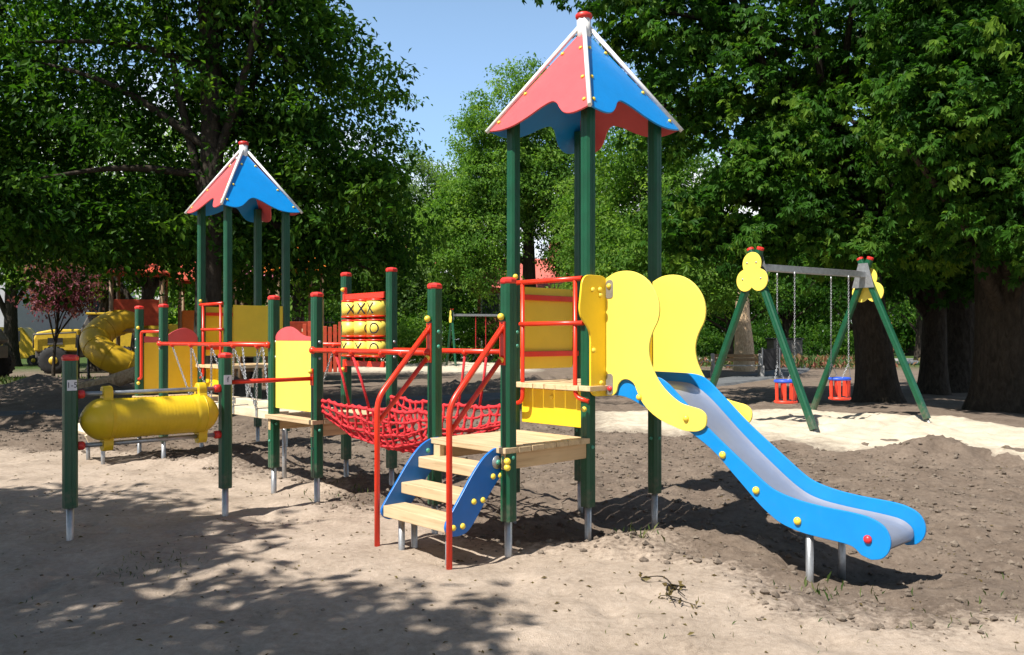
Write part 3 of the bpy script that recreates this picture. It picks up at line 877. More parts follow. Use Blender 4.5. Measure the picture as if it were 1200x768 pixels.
def game_letters(mb, c, r, ang0, kind, h):
    """X or O drawn on the cylinder face, as raised strokes wrapped on its curve"""
    def pt(s, z, rr):
        a = ang0 + s / r
        return (c[0] + rr * math.sin(a), c[1] - rr * math.cos(a), c[2] + z)
    def stroke(ps, w):
        n = len(ps); vs = []
        for i, p in enumerate(ps):
            q = Vector(ps[min(i + 1, n - 1)]) - Vector(ps[max(i - 1, 0)]); q = Vector((q[0], q[1])).normalized(); nn = (-q.y, q.x)
            for s in (-1, 1):
                vs.append(pt(p[0] + nn[0] * w * s, p[1] + nn[1] * w * s, r + .0016))
        fs = [(2 * i, 2 * i + 1, 2 * i + 3, 2 * i + 2) for i in range(n - 1)]
        mb.add(vs, fs, 2)
    if kind == 'X':
        for s in (1, -1):
            stroke([(-.04 * s + .08 * s * t / 8, -.058 + .116 * t / 8) for t in range(9)], .0075)
    else:
        stroke([(.045 * math.cos(2 * PI * k / 20), .052 * math.sin(2 * PI * k / 20)) for k in range(21)], .0065)

# ------------------------------------------------------------------ the two towers
ROOFC = {}
def near_tower():
    off = (0, W, 0)
    p = wpos(0, W)
    t = thing('play_tower', 'near play tower with large red and blue pyramid roof, blue slide and wooden stairs', 'play tower', p, TH)
    for (a, b, top, cap) in [(0, 0, 2.0, True), (aB, 0, 2.0, True), (0, W, 3.57, False), (aB, W, 3.57, False), (0, 2 * W, 3.57, False), (aB, 2 * W, 3.57, False)]:
        post(t, a, b, top, off, cap=cap, foot=.25 if b == 0 else .235, bolts=[(.72, (1, 0, 0), 'green'), (.72, (0, -1, 0), 'green'), (1.53, (1, 0, 0), 'green'), (1.65, (1, 0, 0), 'green')][:2 if a == 0 else 4])
    roof(t, aB / 2, 1.5 * W, off)
    deck(t, 'lower_deck', -.835, .055, -.085, .865, .795, off, 7)
    MB().box(-.80, -.72, -.075, -.03, .62, .75).build('deck_block', M['deck'], t, off, bevel=.004)
    deck(t, 'upper_deck', -.93, .10, .79, 1.82, 1.215, off, 8, along='b', mat='deckb', beam=0)
    MB().prism([(-.81, .86), (-.07, .86), (-.07, 1.16), (-.81, 1.16)], (0, .915, 0), (1, 0, 0), (0, 0, 1), (0, 1, 0), .018).build('riser_panel', M['yellow'], t, off, bevel=.004)
    bolt(t.children[-1], (-.44, .915, 1.10), (0, -1, 0), 'yellow', off, .9)
    barrier(t, -.70, -.085, .82, off)
    sp = MB().prism([(p_.x, p_.y) for p_ in fillet([(.95, 1.32, 0), (1.66, 1.32, 0), (1.66, 2.06, 0), (.95, 2.06, 0), (.95, 1.32, 0)], .03)[:-1]], (-.905, 0, 0), (0, 1, 0), (0, 0, 1), (1, 0, 0), .018).build('side_panel', M['yellow'], t, off, bevel=.004)
    for z in (1.965, 1.455):
        MB().bar((-.868, .90, z), (-.868, 1.71, z), .03, .05).build('rail', M['red'], sp, off, bevel=.005)
    slide(t, off); guards(t, off); stairs(t, off)
    return t

def far_tower():
    ah = aH
    off = (ah, W, 0)
    t = thing('play_tower', 'far play tower with smaller looking red and blue roof, wooden ramp and yellow walls', 'play tower', wpos(ah, W), TH)
    for (a, b, top, cap) in [(ah, 0, 2.0, True), (aG, 0, 2.0, True), (ah, W, 3.57, False), (aG, W, 3.57, False), (ah, 2 * W, 3.57, False), (aG, 2 * W, 3.57, False)]:
        post(t, a, b, top, off, cap=cap, bolts=[(1.46, (0, -1, 0), 'steel'), (1.58, (0, -1, 0), 'steel')] if b == 0 else [])
    roof(t, (ah + aG) / 2, 1.5 * W, off)
    deck(t, 'lower_deck', aG - .05, ah + .06, -.085, .865, .795, off, 7)
    deck(t, 'upper_deck', aG - .06, ah + .06, .79, 1.82, 1.215, off, 8, along='b', mat='deckb', beam=0)
    MB().prism([(aG + .07, .86), (ah - .07, .86), (ah - .07, 1.16), (aG + .07, 1.16)], (0, .915, 0), (1, 0, 0), (0, 0, 1), (0, 1, 0), .018).build('riser_panel', M['yellow'], t, off, bevel=.004)
    barrier(t, aG + .2, ah - .1, .82, off)
    # outer wall towards the chain bridge and the inner far wall
    for x, nm in ((ah + .012, 'wall_panel'), (aG - .03, 'wall_panel')):
        MB().prism([(.945, 1.34), (1.70, 1.34), (1.70, 2.06), (.945, 2.06)], (x, 0, 0), (0, 1, 0), (0, 0, 1), (1, 0, 0), .018).build(nm, M['yellow'], t, off, bevel=.004)
    for z in (1.95, 1.45):
        MB().bar((aG + .03, .93, z), (aG + .03, 1.7, z), .03, .05).build('rail', M['red'], t, off, bevel=.005)
    # side panel of the low deck with a domed red crest
    x = aG - .01
    sp = MB().prism([(.06, .86), (.82, .86), (.82, 1.53), (.06, 1.53)], (x, 0, 0), (0, 1, 0), (0, 0, 1), (1, 0, 0), .018).build('side_panel', M['yellow'], t, off, bevel=.003)
    cr = catmull([(.06, 1.535, 0), (.06, 1.62, 0), (.2, 1.615, 0), (.36, 1.63, 0), (.48, 1.70, 0), (.62, 1.745, 0), (.75, 1.70, 0), (.82, 1.62, 0), (.82, 1.535, 0)], 4)
    MB().prism([(p.x, p.y) for p in cr], (x, 0, 0), (0, 1, 0), (0, 0, 1), (1, 0, 0), .018).build('crest', M['roofred'], sp, off, bevel=.003)
    # grab rail at the ramp
    mb = MB(); mb.tube(fillet([(ah - .02, -.03, 1.685), (aG + .16, -.03, 1.685), (aG + .16, -.03, 1.05), (aG + .06, -.03, 1.03)], .05), .019)
    g = mb.build('grab_rail', M['red'], t, off)
    MB().ball((aG + .08, -.045, 1.74), .024).build('ball_knob', M['knob'], g, off)
    MB().ball((aG + .09, -.045, .975), .024).build('ball_knob', M['knob'], g, off)
    # ramp
    mb = MB()
    for k in range(5):
        x0 = aG + .06 + k * .152
        mb.bar((x0 + .072, -.08, .765), (x0 + .072, -.92, .40), .143, .04)
    rp = mb.build('ramp', M['palewood'], t, off, bevel=.004)
    for x0 in (aG + .04, aG + .8):
        MB().bar((x0, -.08, .70), (x0, -.92, .335), .04, .1).build('ramp_rail', M['palewood'], rp, off, bevel=.004)
    for x0 in (aG + .12, aG + .72):
        MB().tube([(x0, -.70, -.35), (x0, -.70, .45)], .026, 12).build('ramp_support', M['steel'], rp, off)
    return t

def rail_mesh(parent, a0, a1, b, z, off, knobs):
    mb = MB(); mb.tube([(a0, b, z), (a1, b, z)], .024, 14)
    for x in (a0, a1):
        mb.ball((x, b, z), .036)
    for k in knobs:
        mb.ball((k, b, z - .012), .032)
    return mb.build('rail', M['red'], parent, off)

def rope_bridge():
    off = ((aC + aB) / 2, W / 2, 0)
    t = thing('rope_bridge', 'red rope net bridge sagging between two red steel rails', 'rope bridge', wpos(off[0], off[1]), TH)
    near = [-2.30, -2.02]; far = [-1.55, -1.24]
    rail_mesh(t, aC + .02, aB - .02, -.06, 1.48, off, near + [-1.55, -1.25]); rail_mesh(t, aC + .02, aB - .02, W + .0, 1.475, off, far + [-2.3, -2.0])
    def S(s, u):
        sg = math.sin(PI * min(max(s, 0), 1)) ** .85
        zf = .815 - .235 * sg; zt = .985 - .022 * sg + .012 * math.sin(s * 23)
        sec = [(.035, 1), (.036, .70), (.042, .40), (.075, .12), (.24, 0), (W / 2, -.05)]
        sec = sec + [(W - q[0], q[1]) for q in sec[-2::-1]]
        k = min(int(u * 10), 9); f = u * 10 - k
        b = sec[k][0] * (1 - f) + sec[k + 1][0] * f; q = sec[k][1] * (1 - f) + sec[k + 1][1] * f
        b += .05 * sg * (1 if u < .5 else -1) * (1 - q)
        return Vector((aC + .05 + s * (L1 - .1), b, zf + (zt - zf) * q))
    mb = MB()
    NU, NS = 10, 16
    rnd = random.Random(3)
    jit = [[rnd.uniform(-.012, .012) for _ in range(NS + 1)] for _ in range(NU + 1)]
    def Q(i, j):
        v = S(i / NS + (jit[j][i] if 0 < i < NS else 0), j / NU)
        v.z += jit[j][i] * .9 if 0 < i < NS else 0
        return v
    for j in range(NU + 1):
        path = []
        for i in range(NS):
            p, q = Q(i, j), Q(i + 1, j)
            path += [p, p.lerp(q, .5) - Vector((0, 0, .008))]
        path.append(Q(NS, j))
        mb.tube(path, .0115 if j not in (0, NU) else .0165, 7)
    for i in range(NS + 1):
        for j in range(NU):
            p, q = Q(i, j), Q(i, j + 1)
            mb.tube([p, p.lerp(q, .22), p.lerp(q, .5), p.lerp(q, .78), q], [.021, .016, .010, .016, .021], 7)
        for j in range(NU + 1):
            mb.ball(Q(i, j), .0215, 8, 6)
    mb.build('net', M['rope'], t, off)
    def hang(a_top, s_bot, b_rail, z_rail, u):
        e = S(s_bot, u)
        MB().tube([(a_top, b_rail, z_rail - .03), ((a_top + e.x) / 2 + .01, (b_rail + e.y) / 2, (z_rail + e.z) / 2), e], .0125, 8).build('hanger_rope', M['rope'], t, off)
    hang(-2.30, .27, -.06, 1.48, 0); hang(-2.02, .46, -.06, 1.48, 0)
    hang(-1.55, .62, W, 1.475, 1); hang(-1.24, .79, W, 1.475, 1)
    return t

def link_chain(mb, p, q, r=.0042, ll=.034, wd=.011):
    p = Vector(p); q = Vector(q); L = (q - p).length; n = max(2, int(L / (ll * .74)))
    d = (q - p).normalized(); s = d.orthogonal().normalized(); u = d.cross(s)
    for i in range(n):
        c = p + d * (L * (i + .5) / n)
        w = s if i % 2 == 0 else u
        pts = []
        for k in range(9):
            a = 2 * PI * k / 8
            pts.append(c + d * (math.cos(a) * ll * .5) + w * (math.sin(a) * wd))
        mb.tube(pts, r, 5, caps=False)
    return mb

def chain_bridge():
    off = ((aH + aD) / 2, W / 2, 0)
    t = thing('chain_bridge', 'wooden beam bridge hung on silver chains from two red rails', 'chain bridge', wpos(off[0], off[1]), TH)
    kn = [aH + .45 + .585 * k for k in range(5)]
    rail_mesh(t, aH + .02, aD - .02, -.06, 1.525, off, kn); rail_mesh(t, aH + .02, aD - .02, W, 1.525, off, kn)
    for b0 in (.08, W - .24):
        bm = MB().box(aH + .22, aD - .12, b0, b0 + .16, .715, .815).build('walk_beam', M['palewood'], t, off, bevel=.008)
        for k in range(4):
            x = kn[k] + .29
            MB().box(x - .02, x + .02, b0 - .012, b0 + .172, .80, .824).box(x - .02, x + .02, b0 - .012, b0 - .004, .73, .824).build('bracket', M['steel'], bm, off)
    for b_r, b_b in ((-.06, .07), (W, W - .07)):
        for k in range(4):
            x = kn[k] + .29
            for kk in (k, k + 1):
                link_chain(MB(), (kn[kk], b_r, 1.50), (x, b_b, .82)).build('chain', M['steel'], t, off)
    for x in (aH + 1.0, aD - .6):
        MB().tube([(x, W / 2, -.3), (x, W / 2, .7)], .026, 10).build('steel_stay', M['steel'], t, off)
    return t

def middle_deck():
    off = (aC, W, 0)
    t = thing('climbing_platform', 'low wooden platform on four green posts with a yellow panel and noughts and crosses rollers', 'play platform', wpos(aC, W), TH)
    for (a, b, top) in [(aC, 0, 2.0), (aD, 0, 2.0), (aC, W, 2.29), (aD, W, 2.29)]:
        post(t, a, b, top, off, foot=.24, bolts=[(.70, (1, 0, 0), 'green'), (.52, (0, -1, 0), 'green'), (1.40, (1, 0, 0), 'steel'), (1.56, (1, 0, 0), 'steel')])
    deck(t, 'deck', aD - .05, aC + .05, -.085, W + .085, .80, off, 8)
    x0, x1 = aD + .06, aC - .055
    sp = MB().prism([(x0, .87), (x1, .87), (x1, 1.57), (x0, 1.57)], (0, -.012, 0), (1, 0, 0), (0, 0, 1), (0, 1, 0), .018).build('front_panel', M['paleyellow'], t, off, bevel=.003)
    d = x1 - x0
    cr = catmull([(x0, 1.572, 0), (x0, 1.62, 0), (x0 + .08 * d, 1.67, 0), (x0 + .22 * d, 1.705, 0), (x0 + .4 * d, 1.715, 0), (x0 + .55 * d, 1.685, 0), (x0 + .7 * d, 1.635, 0), (x0 + .85 * d, 1.615, 0), (x1, 1.61, 0), (x1, 1.572, 0)], 4)
    MB().prism([(p.x, p.y) for p in cr], (0, -.012, 0), (1, 0, 0), (0, 0, 1), (0, 1, 0), .018).build('crest', M['roofred'], sp, off, bevel=.003)
    # noughts and crosses
    gx0, gx1 = aD + .055, aC - .05
    mb = MB()
    mb.box(gx0, gx1, W - .07, W - .045, 2.02, 2.085).box(gx0, gx1, W - .07, W - .045, 1.29, 1.35)
    mb.box(gx0 - .01, gx0 + .03, W - .075, W - .04, 1.95, 2.16).box(gx0 - .01, gx0 + .03, W - .075, W - .04, 1.22, 1.36)
    xs = [gx0 + .15, gx0 + .395, gx0 + .64]
    xs = [gx0 + .145 + .247 * k for k in range(3)]
    for x in xs:
        mb.tube([(x, W - .058, 1.30), (x, W - .058, 2.05)], .01, 8)
    fr = mb.build('game_frame', M['red'], t, off, bevel=.004)
    MB().ball((gx0 + .01, W - .085, 2.135), .024).build('ball_knob', M['knob'], fr, off)
    MB().ball((gx0 + .01, W - .085, 1.25), .024).build('ball_knob', M['knob'], fr, off)
    marks = {(0, 0): ('X', .5), (0, 1): ('X', .25), (0, 2): ('X', -.25), (1, 0): ('O', -1.15), (1, 1): ('O', 1.05), (1, 2): ('O', .22), (2, 0): ('X', -.35), (2, 1): ('X', -.1), (2, 2): ('O', .2)}
    r = .106; vis = TH + PI / 2  # angle offset so that 0 faces about the camera
    for row in range(3):
        for c in range(3):
            zc = 1.915 - .212 * row; mbc = MB()
            cpos = (xs[c], W - .058, zc)
            mbc.lathe([(-.078, r), (.078, r)], cpos, (0, 0, 1), 28, 0)
            for s in (-1, 1):
                mbc.lathe([(s * .078, r * 1.03), (s * .094, r * 1.03), (s * .098, r * .6), (s * .104, .03)], cpos, (0, 0, 1), 24, 1)
            k, an = marks[(row, c)]
            game_letters(mbc, cpos, r, an + .45, k, .09)
            mbc.build('game_roller', [M['paleyellow'], M['red'], M['ink']], fr, off)
    return t

def text_mesh(s, size):
    cu = bpy.data.curves.new('txt', 'FONT'); cu.body = s; cu.size = size; cu.align_x = 'CENTER'; cu.align_y = 'CENTER'; cu.extrude = .0006
    o = bpy.data.objects.new('txt', cu); COL.objects.link(o)
    dg = bpy.context.evaluated_depsgraph_get()
    me = bpy.data.meshes.new_from_object(o.evaluated_get(dg))
    bpy.data.objects.remove(o); bpy.data.curves.remove(cu)
    return me

def barrel_unit():
    off = (aC, -EO - IO / 2, 0)
    t = thing('rolling_barrel', 'yellow ribbed plastic barrel on two steel bars between low green posts', 'play barrel', wpos(off[0], off[1]), TH)
    bE, bI = -EO, -EO - IO
    pe = post(t, aC, bE, 1.42, off, foot=.25); pi_ = post(t, aC, bI, 1.42, off, foot=.25)
    for p, s, z in ((pi_, '1-5', 1.225), (pe, 'f', 1.225)):
        sg = MB().box(PW + .001, PW + .004, -.036, .036, z - .042, z + .042).build('number_plate', M['plate'], p)
        me = text_mesh(s, .062 if len(s) > 1 else .07); me.materials.clear(); me.materials.append(M['ink'])
        o = bpy.data.objects.new('number', me); link(o, p)
        o.location = (PW + .0048, 0, z); o.rotation_euler = (PI / 2, 0, PI / 2)
    for z in (1.148, .735):
        r = MB().tube([(aC, bI + .05, z), (aC, bE - .05, z)], .019, 12).build('steel_bar', M['steel'], t, off)
        for b, s in ((bI + PW, 1), (bE - PW, -1)):
            MB().lathe([(0, .036), (.045 * s, .036), (.055 * s, .028)], (aC, b, z), (0, 1, 0), 14).build('collar', M['capred'], r, off)
    zc = .937; b0, b1 = bI + .075, bE - .075
    n = 90; prof = []
    for i in range(n + 1):
        h = i / n; L = b1 - b0; x = h * L
        e = min(x, L - x)
        r = .172 * min(1, math.sin(min(1, (e + .006) / .17) * PI / 2) ** .6)
        if e > .22:
            r += .0022 * math.sin(x * 2 * PI / .03)
            r -= .006
        prof.append((x, r))
    bar = MB().lathe(prof, (aC, b0, zc), (0, 1, 0), 32).build('barrel', M['barrel'], t, off)
    for bl in (b0 + .20, b1 - .15):
        for sg in (1, -1):
            zb = 1.148 if sg > 0 else .735
            mb = MB()
            ol = catmull([(-.075, zc + sg * .10, 0), (-.060, zc + sg * .165, 0), (-.054, zb - sg * .03, 0), (-.052, zb + sg * .02, 0), (-.026, zb + sg * .055, 0), (.026, zb + sg * .055, 0), (.052, zb + sg * .02, 0), (.054, zb - sg * .03, 0), (.060, zc + sg * .165, 0), (.075, zc + sg * .10, 0)], 4)
            mb.prism([(p.x, p.y) for p in ol], (aC, bl - .038, 0), (1, 0, 0), (0, 0, 1), (0, 1, 0), .076)
            mb.build('lug', M['barrel'], bar, off, bevel=.014, seg=3)
        MB().lathe([(0, .15), (.002, .1735), (.010, .1735), (.012, .15)], (aC, bl - .006, zc), (0, 1, 0), 32).build('seam', M['barrel'], bar, off)
    rr = MB().tube([(aC, bE + .05, 1.20), (aC, -.05, 1.205)], .02, 12)
    rr.box(aC - .025, aC + .025, -.062, -.05, 1.14, 1.30)
    r = rr.build('rail', M['red'], t, off)
    MB().ball((aC, -.075, 1.275), .024).build('ball_knob', M['knob'], r, off)
    bolt(t, (aC + .0, bE + PW, 1.12), (0, 1, 0), 'steel', off)
    return t

# ------------------------------------------------------------------ swings
def trilobe():
    cs = [(0, .13, .185), (-.135, -.13, .175), (.135, -.13, .175)]
    out = []
    for k in range(72):
        a = 2 * PI * k / 72; d = (math.sin(a), math.cos(a)); best = .05
        for (x, y, r) in cs:
            b = d[0] * x + d[1] * y; disc = b * b - (x * x + y * y - r * r)
            if disc > 0:
                best = max(best, b + math.sqrt(disc))
        out.append((d[0] * best, d[1] * best))
    return out

def swing(loc, ang, L, label, seats, hs=3.13, hb=2.84, s=1.29):
    x, y = loc
    t = thing('swing_set', label, 'swing', (x, y, 0), PI / 2 - ang, 'swing sets')
    # local x along the beam
    for x0, sg in ((0, -1), (L, 1)):
        for sy in (-1, 1):
            e = Vector((x0, -sy * .10, hs)); f_ = Vector((x0 + sg * .05, sy * s, -.02))
            d = (e - f_).normalized()
            lg = MB(); M4 = Matrix.Identity(4)
            sd = d.cross(Vector((1, 0, 0))).normalized(); ax = sd.cross(d).normalized()
            lg.prism([(p[0] * 1.15, p[1] * 1.15) for p in PROF], f_ + d * .14, sd, ax, d, (e - f_).length - .14)
            o = lg.build('leg', M['green'], t)
            MB().prism([(.066 * math.cos(k * PI / 4 + PI / 8), .066 * math.sin(k * PI / 4 + PI / 8)) for k in range(8)], e, sd, ax, d, .05).build('cap', M['capred'], o, bevel=.01)
            MB().tube([f_ - d * .3, f_ + d * .2], .03, 10).build('steel_foot', M['steel'], o)
        MB().prism([(-.24, -.24), (.24, -.24), (.10, .24), (-.10, .24)], (x0 - sg * .075, 0, hb - .02), (0, 1, 0), (0, 0, 1), (sg, 0, 0), .008).build('gusset_plate', M['steel'], t)
        ol = [(p[0] * 1.1, p[1] * 1.1) for p in trilobe()]
        pn = MB().prism(ol, (x0 + sg * .075, 0, hb - (.09 if sg < 0 else .2)), (0, 1, 0), (0, 0, 1), (sg, 0, 0), .02).build('end_panel', M['paleyellow'], t, bevel=.004)
        for (py, pz) in ((-.1, .16), (.1, .16), (-.2, -.12), (.2, -.12)):
            bolt(pn, (x0 + sg * .095, py, hb - (.09 if sg < 0 else .2) + pz), (sg, 0, 0), 'steel', s=.8)
    MB().box(.0, L, -.06, .06, hb - .06, hb + .06).build('beam', M['steel'], t, bevel=.01)
    for (kind, sx) in seats:
        if kind == 'cradle':
            zt = .82
            st = MB()
            # blue rim
            for ring_z, rr_ in ((zt, .0),):
                pts = [(sx + .20 * math.cos(2 * PI * k / 24) * 1.0, .17 * math.sin(2 * PI * k / 24), zt) for k in range(25)]
                st.tube(pts, .03, 8, caps=False)
            o = st.build('cradle_rim', M['swingblue'], t)
            bk = MB()
            for k in range(7):
                a = 2 * PI * k / 7 + .2
                p = (sx + .20 * math.cos(a), .17 * math.sin(a), zt - .02); q = (sx + .19 * math.cos(a), .16 * math.sin(a), zt - .36)
                bk.bar(p, q, .055, .02, up=(math.cos(a), math.sin(a), 0))
            pts = [(sx + .20 * math.cos(2 * PI * k / 24), .17 * math.sin(2 * PI * k / 24), zt - .37) for k in range(25)]
            bk.tube(pts, .028, 8, caps=False)
            bk.build('cradle_basket', M['swingred'], t)
            MB().lathe([(0, .19), (.02, .19), (.035, .17)], (sx, 0, zt - .37), (0, 0, 1), 20).build('seat', M['rubber'], t)
            for sy in (-1, 1):
                MB().tube([(sx, sy * .19, hb - .06), (sx, sy * .19, hb - .14)], .014, 8).build('hanger', M['steel'], t)
                c = MB(); link_chain(c, (sx, sy * .19, hb - .12), (sx, sy * .19, zt + .30), r=.0042, ll=.046, wd=.012)
                for dx in (-.13, .13):
                    link_chain(c, (sx, sy * .19, zt + .30), (sx + dx, sy * .14, zt + .02), r=.0042, ll=.046, wd=.012)
                c.build('chain', M['steel'], t)
        else:
            MB().box(sx - .32, sx + .32, -.12, .12, .92, .99).build('seat', M['swingblue'], t, bevel=.02)
            for dx in (-.28, .28):
                link_chain(MB(), (sx + dx, 0, hb - .06), (sx + dx, 0, .99), r=.008, ll=.07, wd=.02).build('chain', M['rope' if kind == 'redchain' else 'steel'], t)
    return t

# ------------------------------------------------------------------ build playground
make_ground()
make_patch('sandpit', SANDPIT, .085, .07, M['sand'], .17)
make_patch('far_sand', SANDFAR, .3, .08, M['sand'], .2, edge=.6)
make_strip('path', [(-40, 6), (-20, 12.8), (-9.5, 17.4), (-1.5, 22.0), (4.5, 26.5), (9, 32.5), (14, 42), (20, 60)], 2.2, M['asphalt'], .06)
make_strip('footpath', [(2, 62), (14, 60), (30, 57), (60, 50)], 13, M['paving'], .09)

near_tower(); far_tower(); rope_bridge(); chain_bridge(); middle_deck(); barrel_unit()
swing((4.255, 14.71), .982, 3.21, 'green swing set with two red cradle seats standing on pale sand', [('cradle', .82), ('cradle', 2.40)])
swing((-3.25, 45.5), 1.30, 3.2, 'distant green swing set with flat blue seat on far sand', [('redchain', 1.6)])

# ------------------------------------------------------------------ old playground at the back left
def old_tower(x, y, s, roofm, panelm, label, h=2.0, roofz=3.6, rz=.3, roofh=.9, wall=True):
    t = thing('wooden_tower', label, 'play tower', (x, y, gz(x, y)), rz, 'old play towers under the trees')
    for sx in (-1, 1):
        for sy in (-1, 1):
            MB().tube([(sx * s, sy * s, -.2), (sx * s, sy * s, roofz)], .065, 10).build('post', M['oldwood'], t)
    MB().box(-s - .1, s + .1, -s - .1, s + .1, h - .1, h).build('deck', M['oldwood'], t, bevel=.01)
    if wall:
        for sx, sy in ((0, -1), (1, 0), (-1, 0)):
            m = MB()
            if sy:
                m.box(-s + .08, s - .08, sy * s - .02, sy * s + .02, h + .1, h + .95)
            else:
                m.box(sx * s - .02, sx * s + .02, -s + .08, s - .08, h + .1, h + .95)
            m.build('wall_panel', M[panelm], t, bevel=.01)
    e = s + .22
    m = MB()
    vs = [(-e, -e, roofz), (e, -e, roofz), (e, e, roofz), (-e, e, roofz), (0, 0, roofz + roofh)]
    vs += [(v[0], v[1], v[2] - .05) for v in vs]
    m.add(vs, [(0, 1, 4), (1, 2, 4), (2, 3, 4), (3, 0, 4), (6, 5, 9), (7, 6, 9), (8, 7, 9), (5, 8, 9), (0, 5, 6, 1), (1, 6, 7, 2), (2, 7, 8, 3), (3, 8, 5, 0)])
    m.build('roof', M[roofm], t)
    MB().box(-s, s, -s - .03, -s + .03, .9, .98).box(-s, s, -s - .03, -s + .03, .4, .48).build('rung', M['oldwood'], t)
    return t

ot = old_tower(-12.4, 28, .75, 'oldroof', 'oldroof', 'wooden tower with red panels and a curling yellow tube slide', h=1.9, roofz=3.75, roofh=.7)
pts = catmull([(.25, -.3, 2.2), (-.4, -.5, 2.17), (-.95, -.85, 1.88), (-1.12, -1.4, 1.5), (-.8, -1.85, 1.12), (-.2, -1.85, .8), (.3, -1.4, .55), (.5, -.9, .45)], 8)
mb = MB(); mb.tube(pts, .435, 22, caps=False)
mb.tube(pts, .41, 22, caps=False)
for i in range(4, len(pts) - 2, 6):
    mb.tube([pts[i].lerp(pts[i + 1], f_) for f_ in (0, .02, .33, .35)], [.43, .449, .449, .43], 22, caps=False, smooth=False)
ts = mb.build('tube_slide', M['tubeyellow'], ot)
for p in (pts[20], pts[34]):
    MB().tube([(p.x - .55, p.y, -.2), (p.x - .55, p.y, p.z)], .04, 8).build('slide_support', M['iron'], ts)
old_tower(-10.9, 29.5, .65, 'oldroof', 'orange', 'wooden tower with tall dark red roof beside the tube slide tower', h=1.6, roofz=3.6, roofh=1.6)
old_tower(-9.3, 30.5, .6, 'oldpink', 'orange', 'wooden tower with low pink roof behind the far play tower', h=1.5, roofz=3.8, roofh=1.0, rz=.1)
old_tower(-7.5, 29, .75, 'orange', 'oldroof', 'wooden tower with orange roof and red walls near iron fence', h=1.2, roofz=3.9, roofh=1.3, rz=.5)
# crawl tube between them
mb = MB(); pts = [(-9.2, 28.9, 1.95), (-8.3, 28.6, 1.95)]
t = thing('crawl_tunnel', 'short yellow crawl tunnel raised on legs between wooden towers', 'tunnel', (-8.75, 28.3, 0))
MB().lathe([(-.6, .52), (-.58, .55), (-.2, .53), (0, .55), (.2, .53), (.58, .55), (.6, .52)], (0, 0, 2.0), (1, 0, 0), 22).build('tube', M['tubeyellow'], t)
for sx in (-.5, .5):
    for sy in (-.3, .3):
        MB().tube([(sx, sy, -.2), (sx, sy, 1.6)], .05, 8).build('leg', M['oldwood'], t)
# red slatted play fence
t = thing('red_play_panel', 'red slatted play fence low under the orange roofed wooden tower', 'play fence', (-6.0, 27.0, 0), .1)
for k in range(9):
    MB().box(k * .16 - .7, k * .16 - .58, -.02, .02, .5, 2.05 + .1 * math.sin(k)).build('slat', M['oldroof'], t, bevel=.01)
for z_ in (.75, 1.7):
    MB().box(-.75, .75, .021, .06, z_, z_ + .1).build('cross_rail', M['oldroof'], t)
for k in (-.7, .7):
    MB().tube([(k, .1, -.2), (k, .1, 1.9)], .05, 8).build('post', M['oldwood'], t)

# iron fence behind
t = thing('iron_fence', 'black iron bar fence running behind the old wooden playground', 'fence', (-14, 36, 0), .12)
mb = MB()
for k in range(0, 42):
    mb.box(k * .15 - .012, k * .15 + .012, -.012, .012, .12, 2.5)
mb.build('bars', M['iron'], t)
MB().box(-.1, 6.3, -.018, .018, 2.25, 2.31).box(-.1, 6.3, -.018, .018, .25, .31).build('fence_rail', M['iron'], t)
for k in range(3):
    MB().box(k * 2.88 - .045, k * 2.88 + .045, .02, .11, -.1, 2.6).build('fence_post', M['iron'], t)

# ------------------------------------------------------------------ vehicles back left
def wheel(parent, x, y, r, w, side):
    m = MB()
    m.lathe([(-w / 2, r * .55), (-w / 2, r * .9), (-w * .38, r), (-w * .1, r * 1.0), (w * .1, r), (w * .38, r), (w / 2, r * .9), (w / 2, r * .55)], (x, y, r - .03), (0, 1, 0), 28)
    for k in range(22):
        a = 2 * PI * k / 22
        Mx = Matrix.Translation((x, y, r - .03)) @ Matrix.Rotation(a, 4, 'Y')
        m.box(-.035, .035, -w * .45, w * .45, r * .97, r * 1.04, 0, Mx)
    o = m.build('wheel', M['rubber'], parent)
    MB().lathe([(-.02, r * .56), (.0, r * .5), (.03, r * .3), (.08, r * .28), (.09, .02)], (x, y + side * w * .4, r - .03), (0, side, 0), 20).build('rim', M['truckyellow'], o)
    return o
t = thing('dump_truck', 'yellow articulated dump truck parked behind the purple tree', 'truck', (-19.4, 39, 0), .35)
MB().box(-.6, 3.6, -.55, .55, .75, 1.1).box(-2.3, -.4, -.5, .5, .7, 1.0).build('chassis', M['chassis'], t, bevel=.03)
m = MB(); m.prism([(-2.3, 1.0), (-.5, 1.0), (-.5, 2.0), (-1.6, 1.98), (-2.2, 1.85), (-2.35, 1.5)], (0, -.85, 0), (1, 0, 0), (0, 0, 1), (0, 1, 0), 1.7)
hd = m.build('hood', M['truckyellow'], t, bevel=.06)
MB().box(-1.75, -1.15, -.88, -.86, 1.3, 1.6).build('vent', M['chassis'], hd)
MB().tube([(-2.3, -.95, 1.15), (-2.3, -.95, 1.75), (-.6, -.95, 1.85), (-.6, -.95, 1.15)], .04, 8).build('guard_rail', M['chassis'], hd)
cb = MB(); cb.prism([(-.45, 1.05), (.75, 1.05), (.75, 2.65), (-.15, 2.65), (-.45, 2.0)], (0, -.7, 0), (1, 0, 0), (0, 0, 1), (0, 1, 0), 1.4)
cb = cb.build('cab', M['chassis'], t, bevel=.05)
MB().box(.0, .6, -.715, -.705, 1.8, 2.5).box(-.05, .65, .705, .715, 1.8, 2.5).build('window', M['glass'], cb)
MB().box(-.25, .85, -.8, .8, 2.66, 2.76).build('cab_roof', M['truckyellow'], cb, bevel=.03)
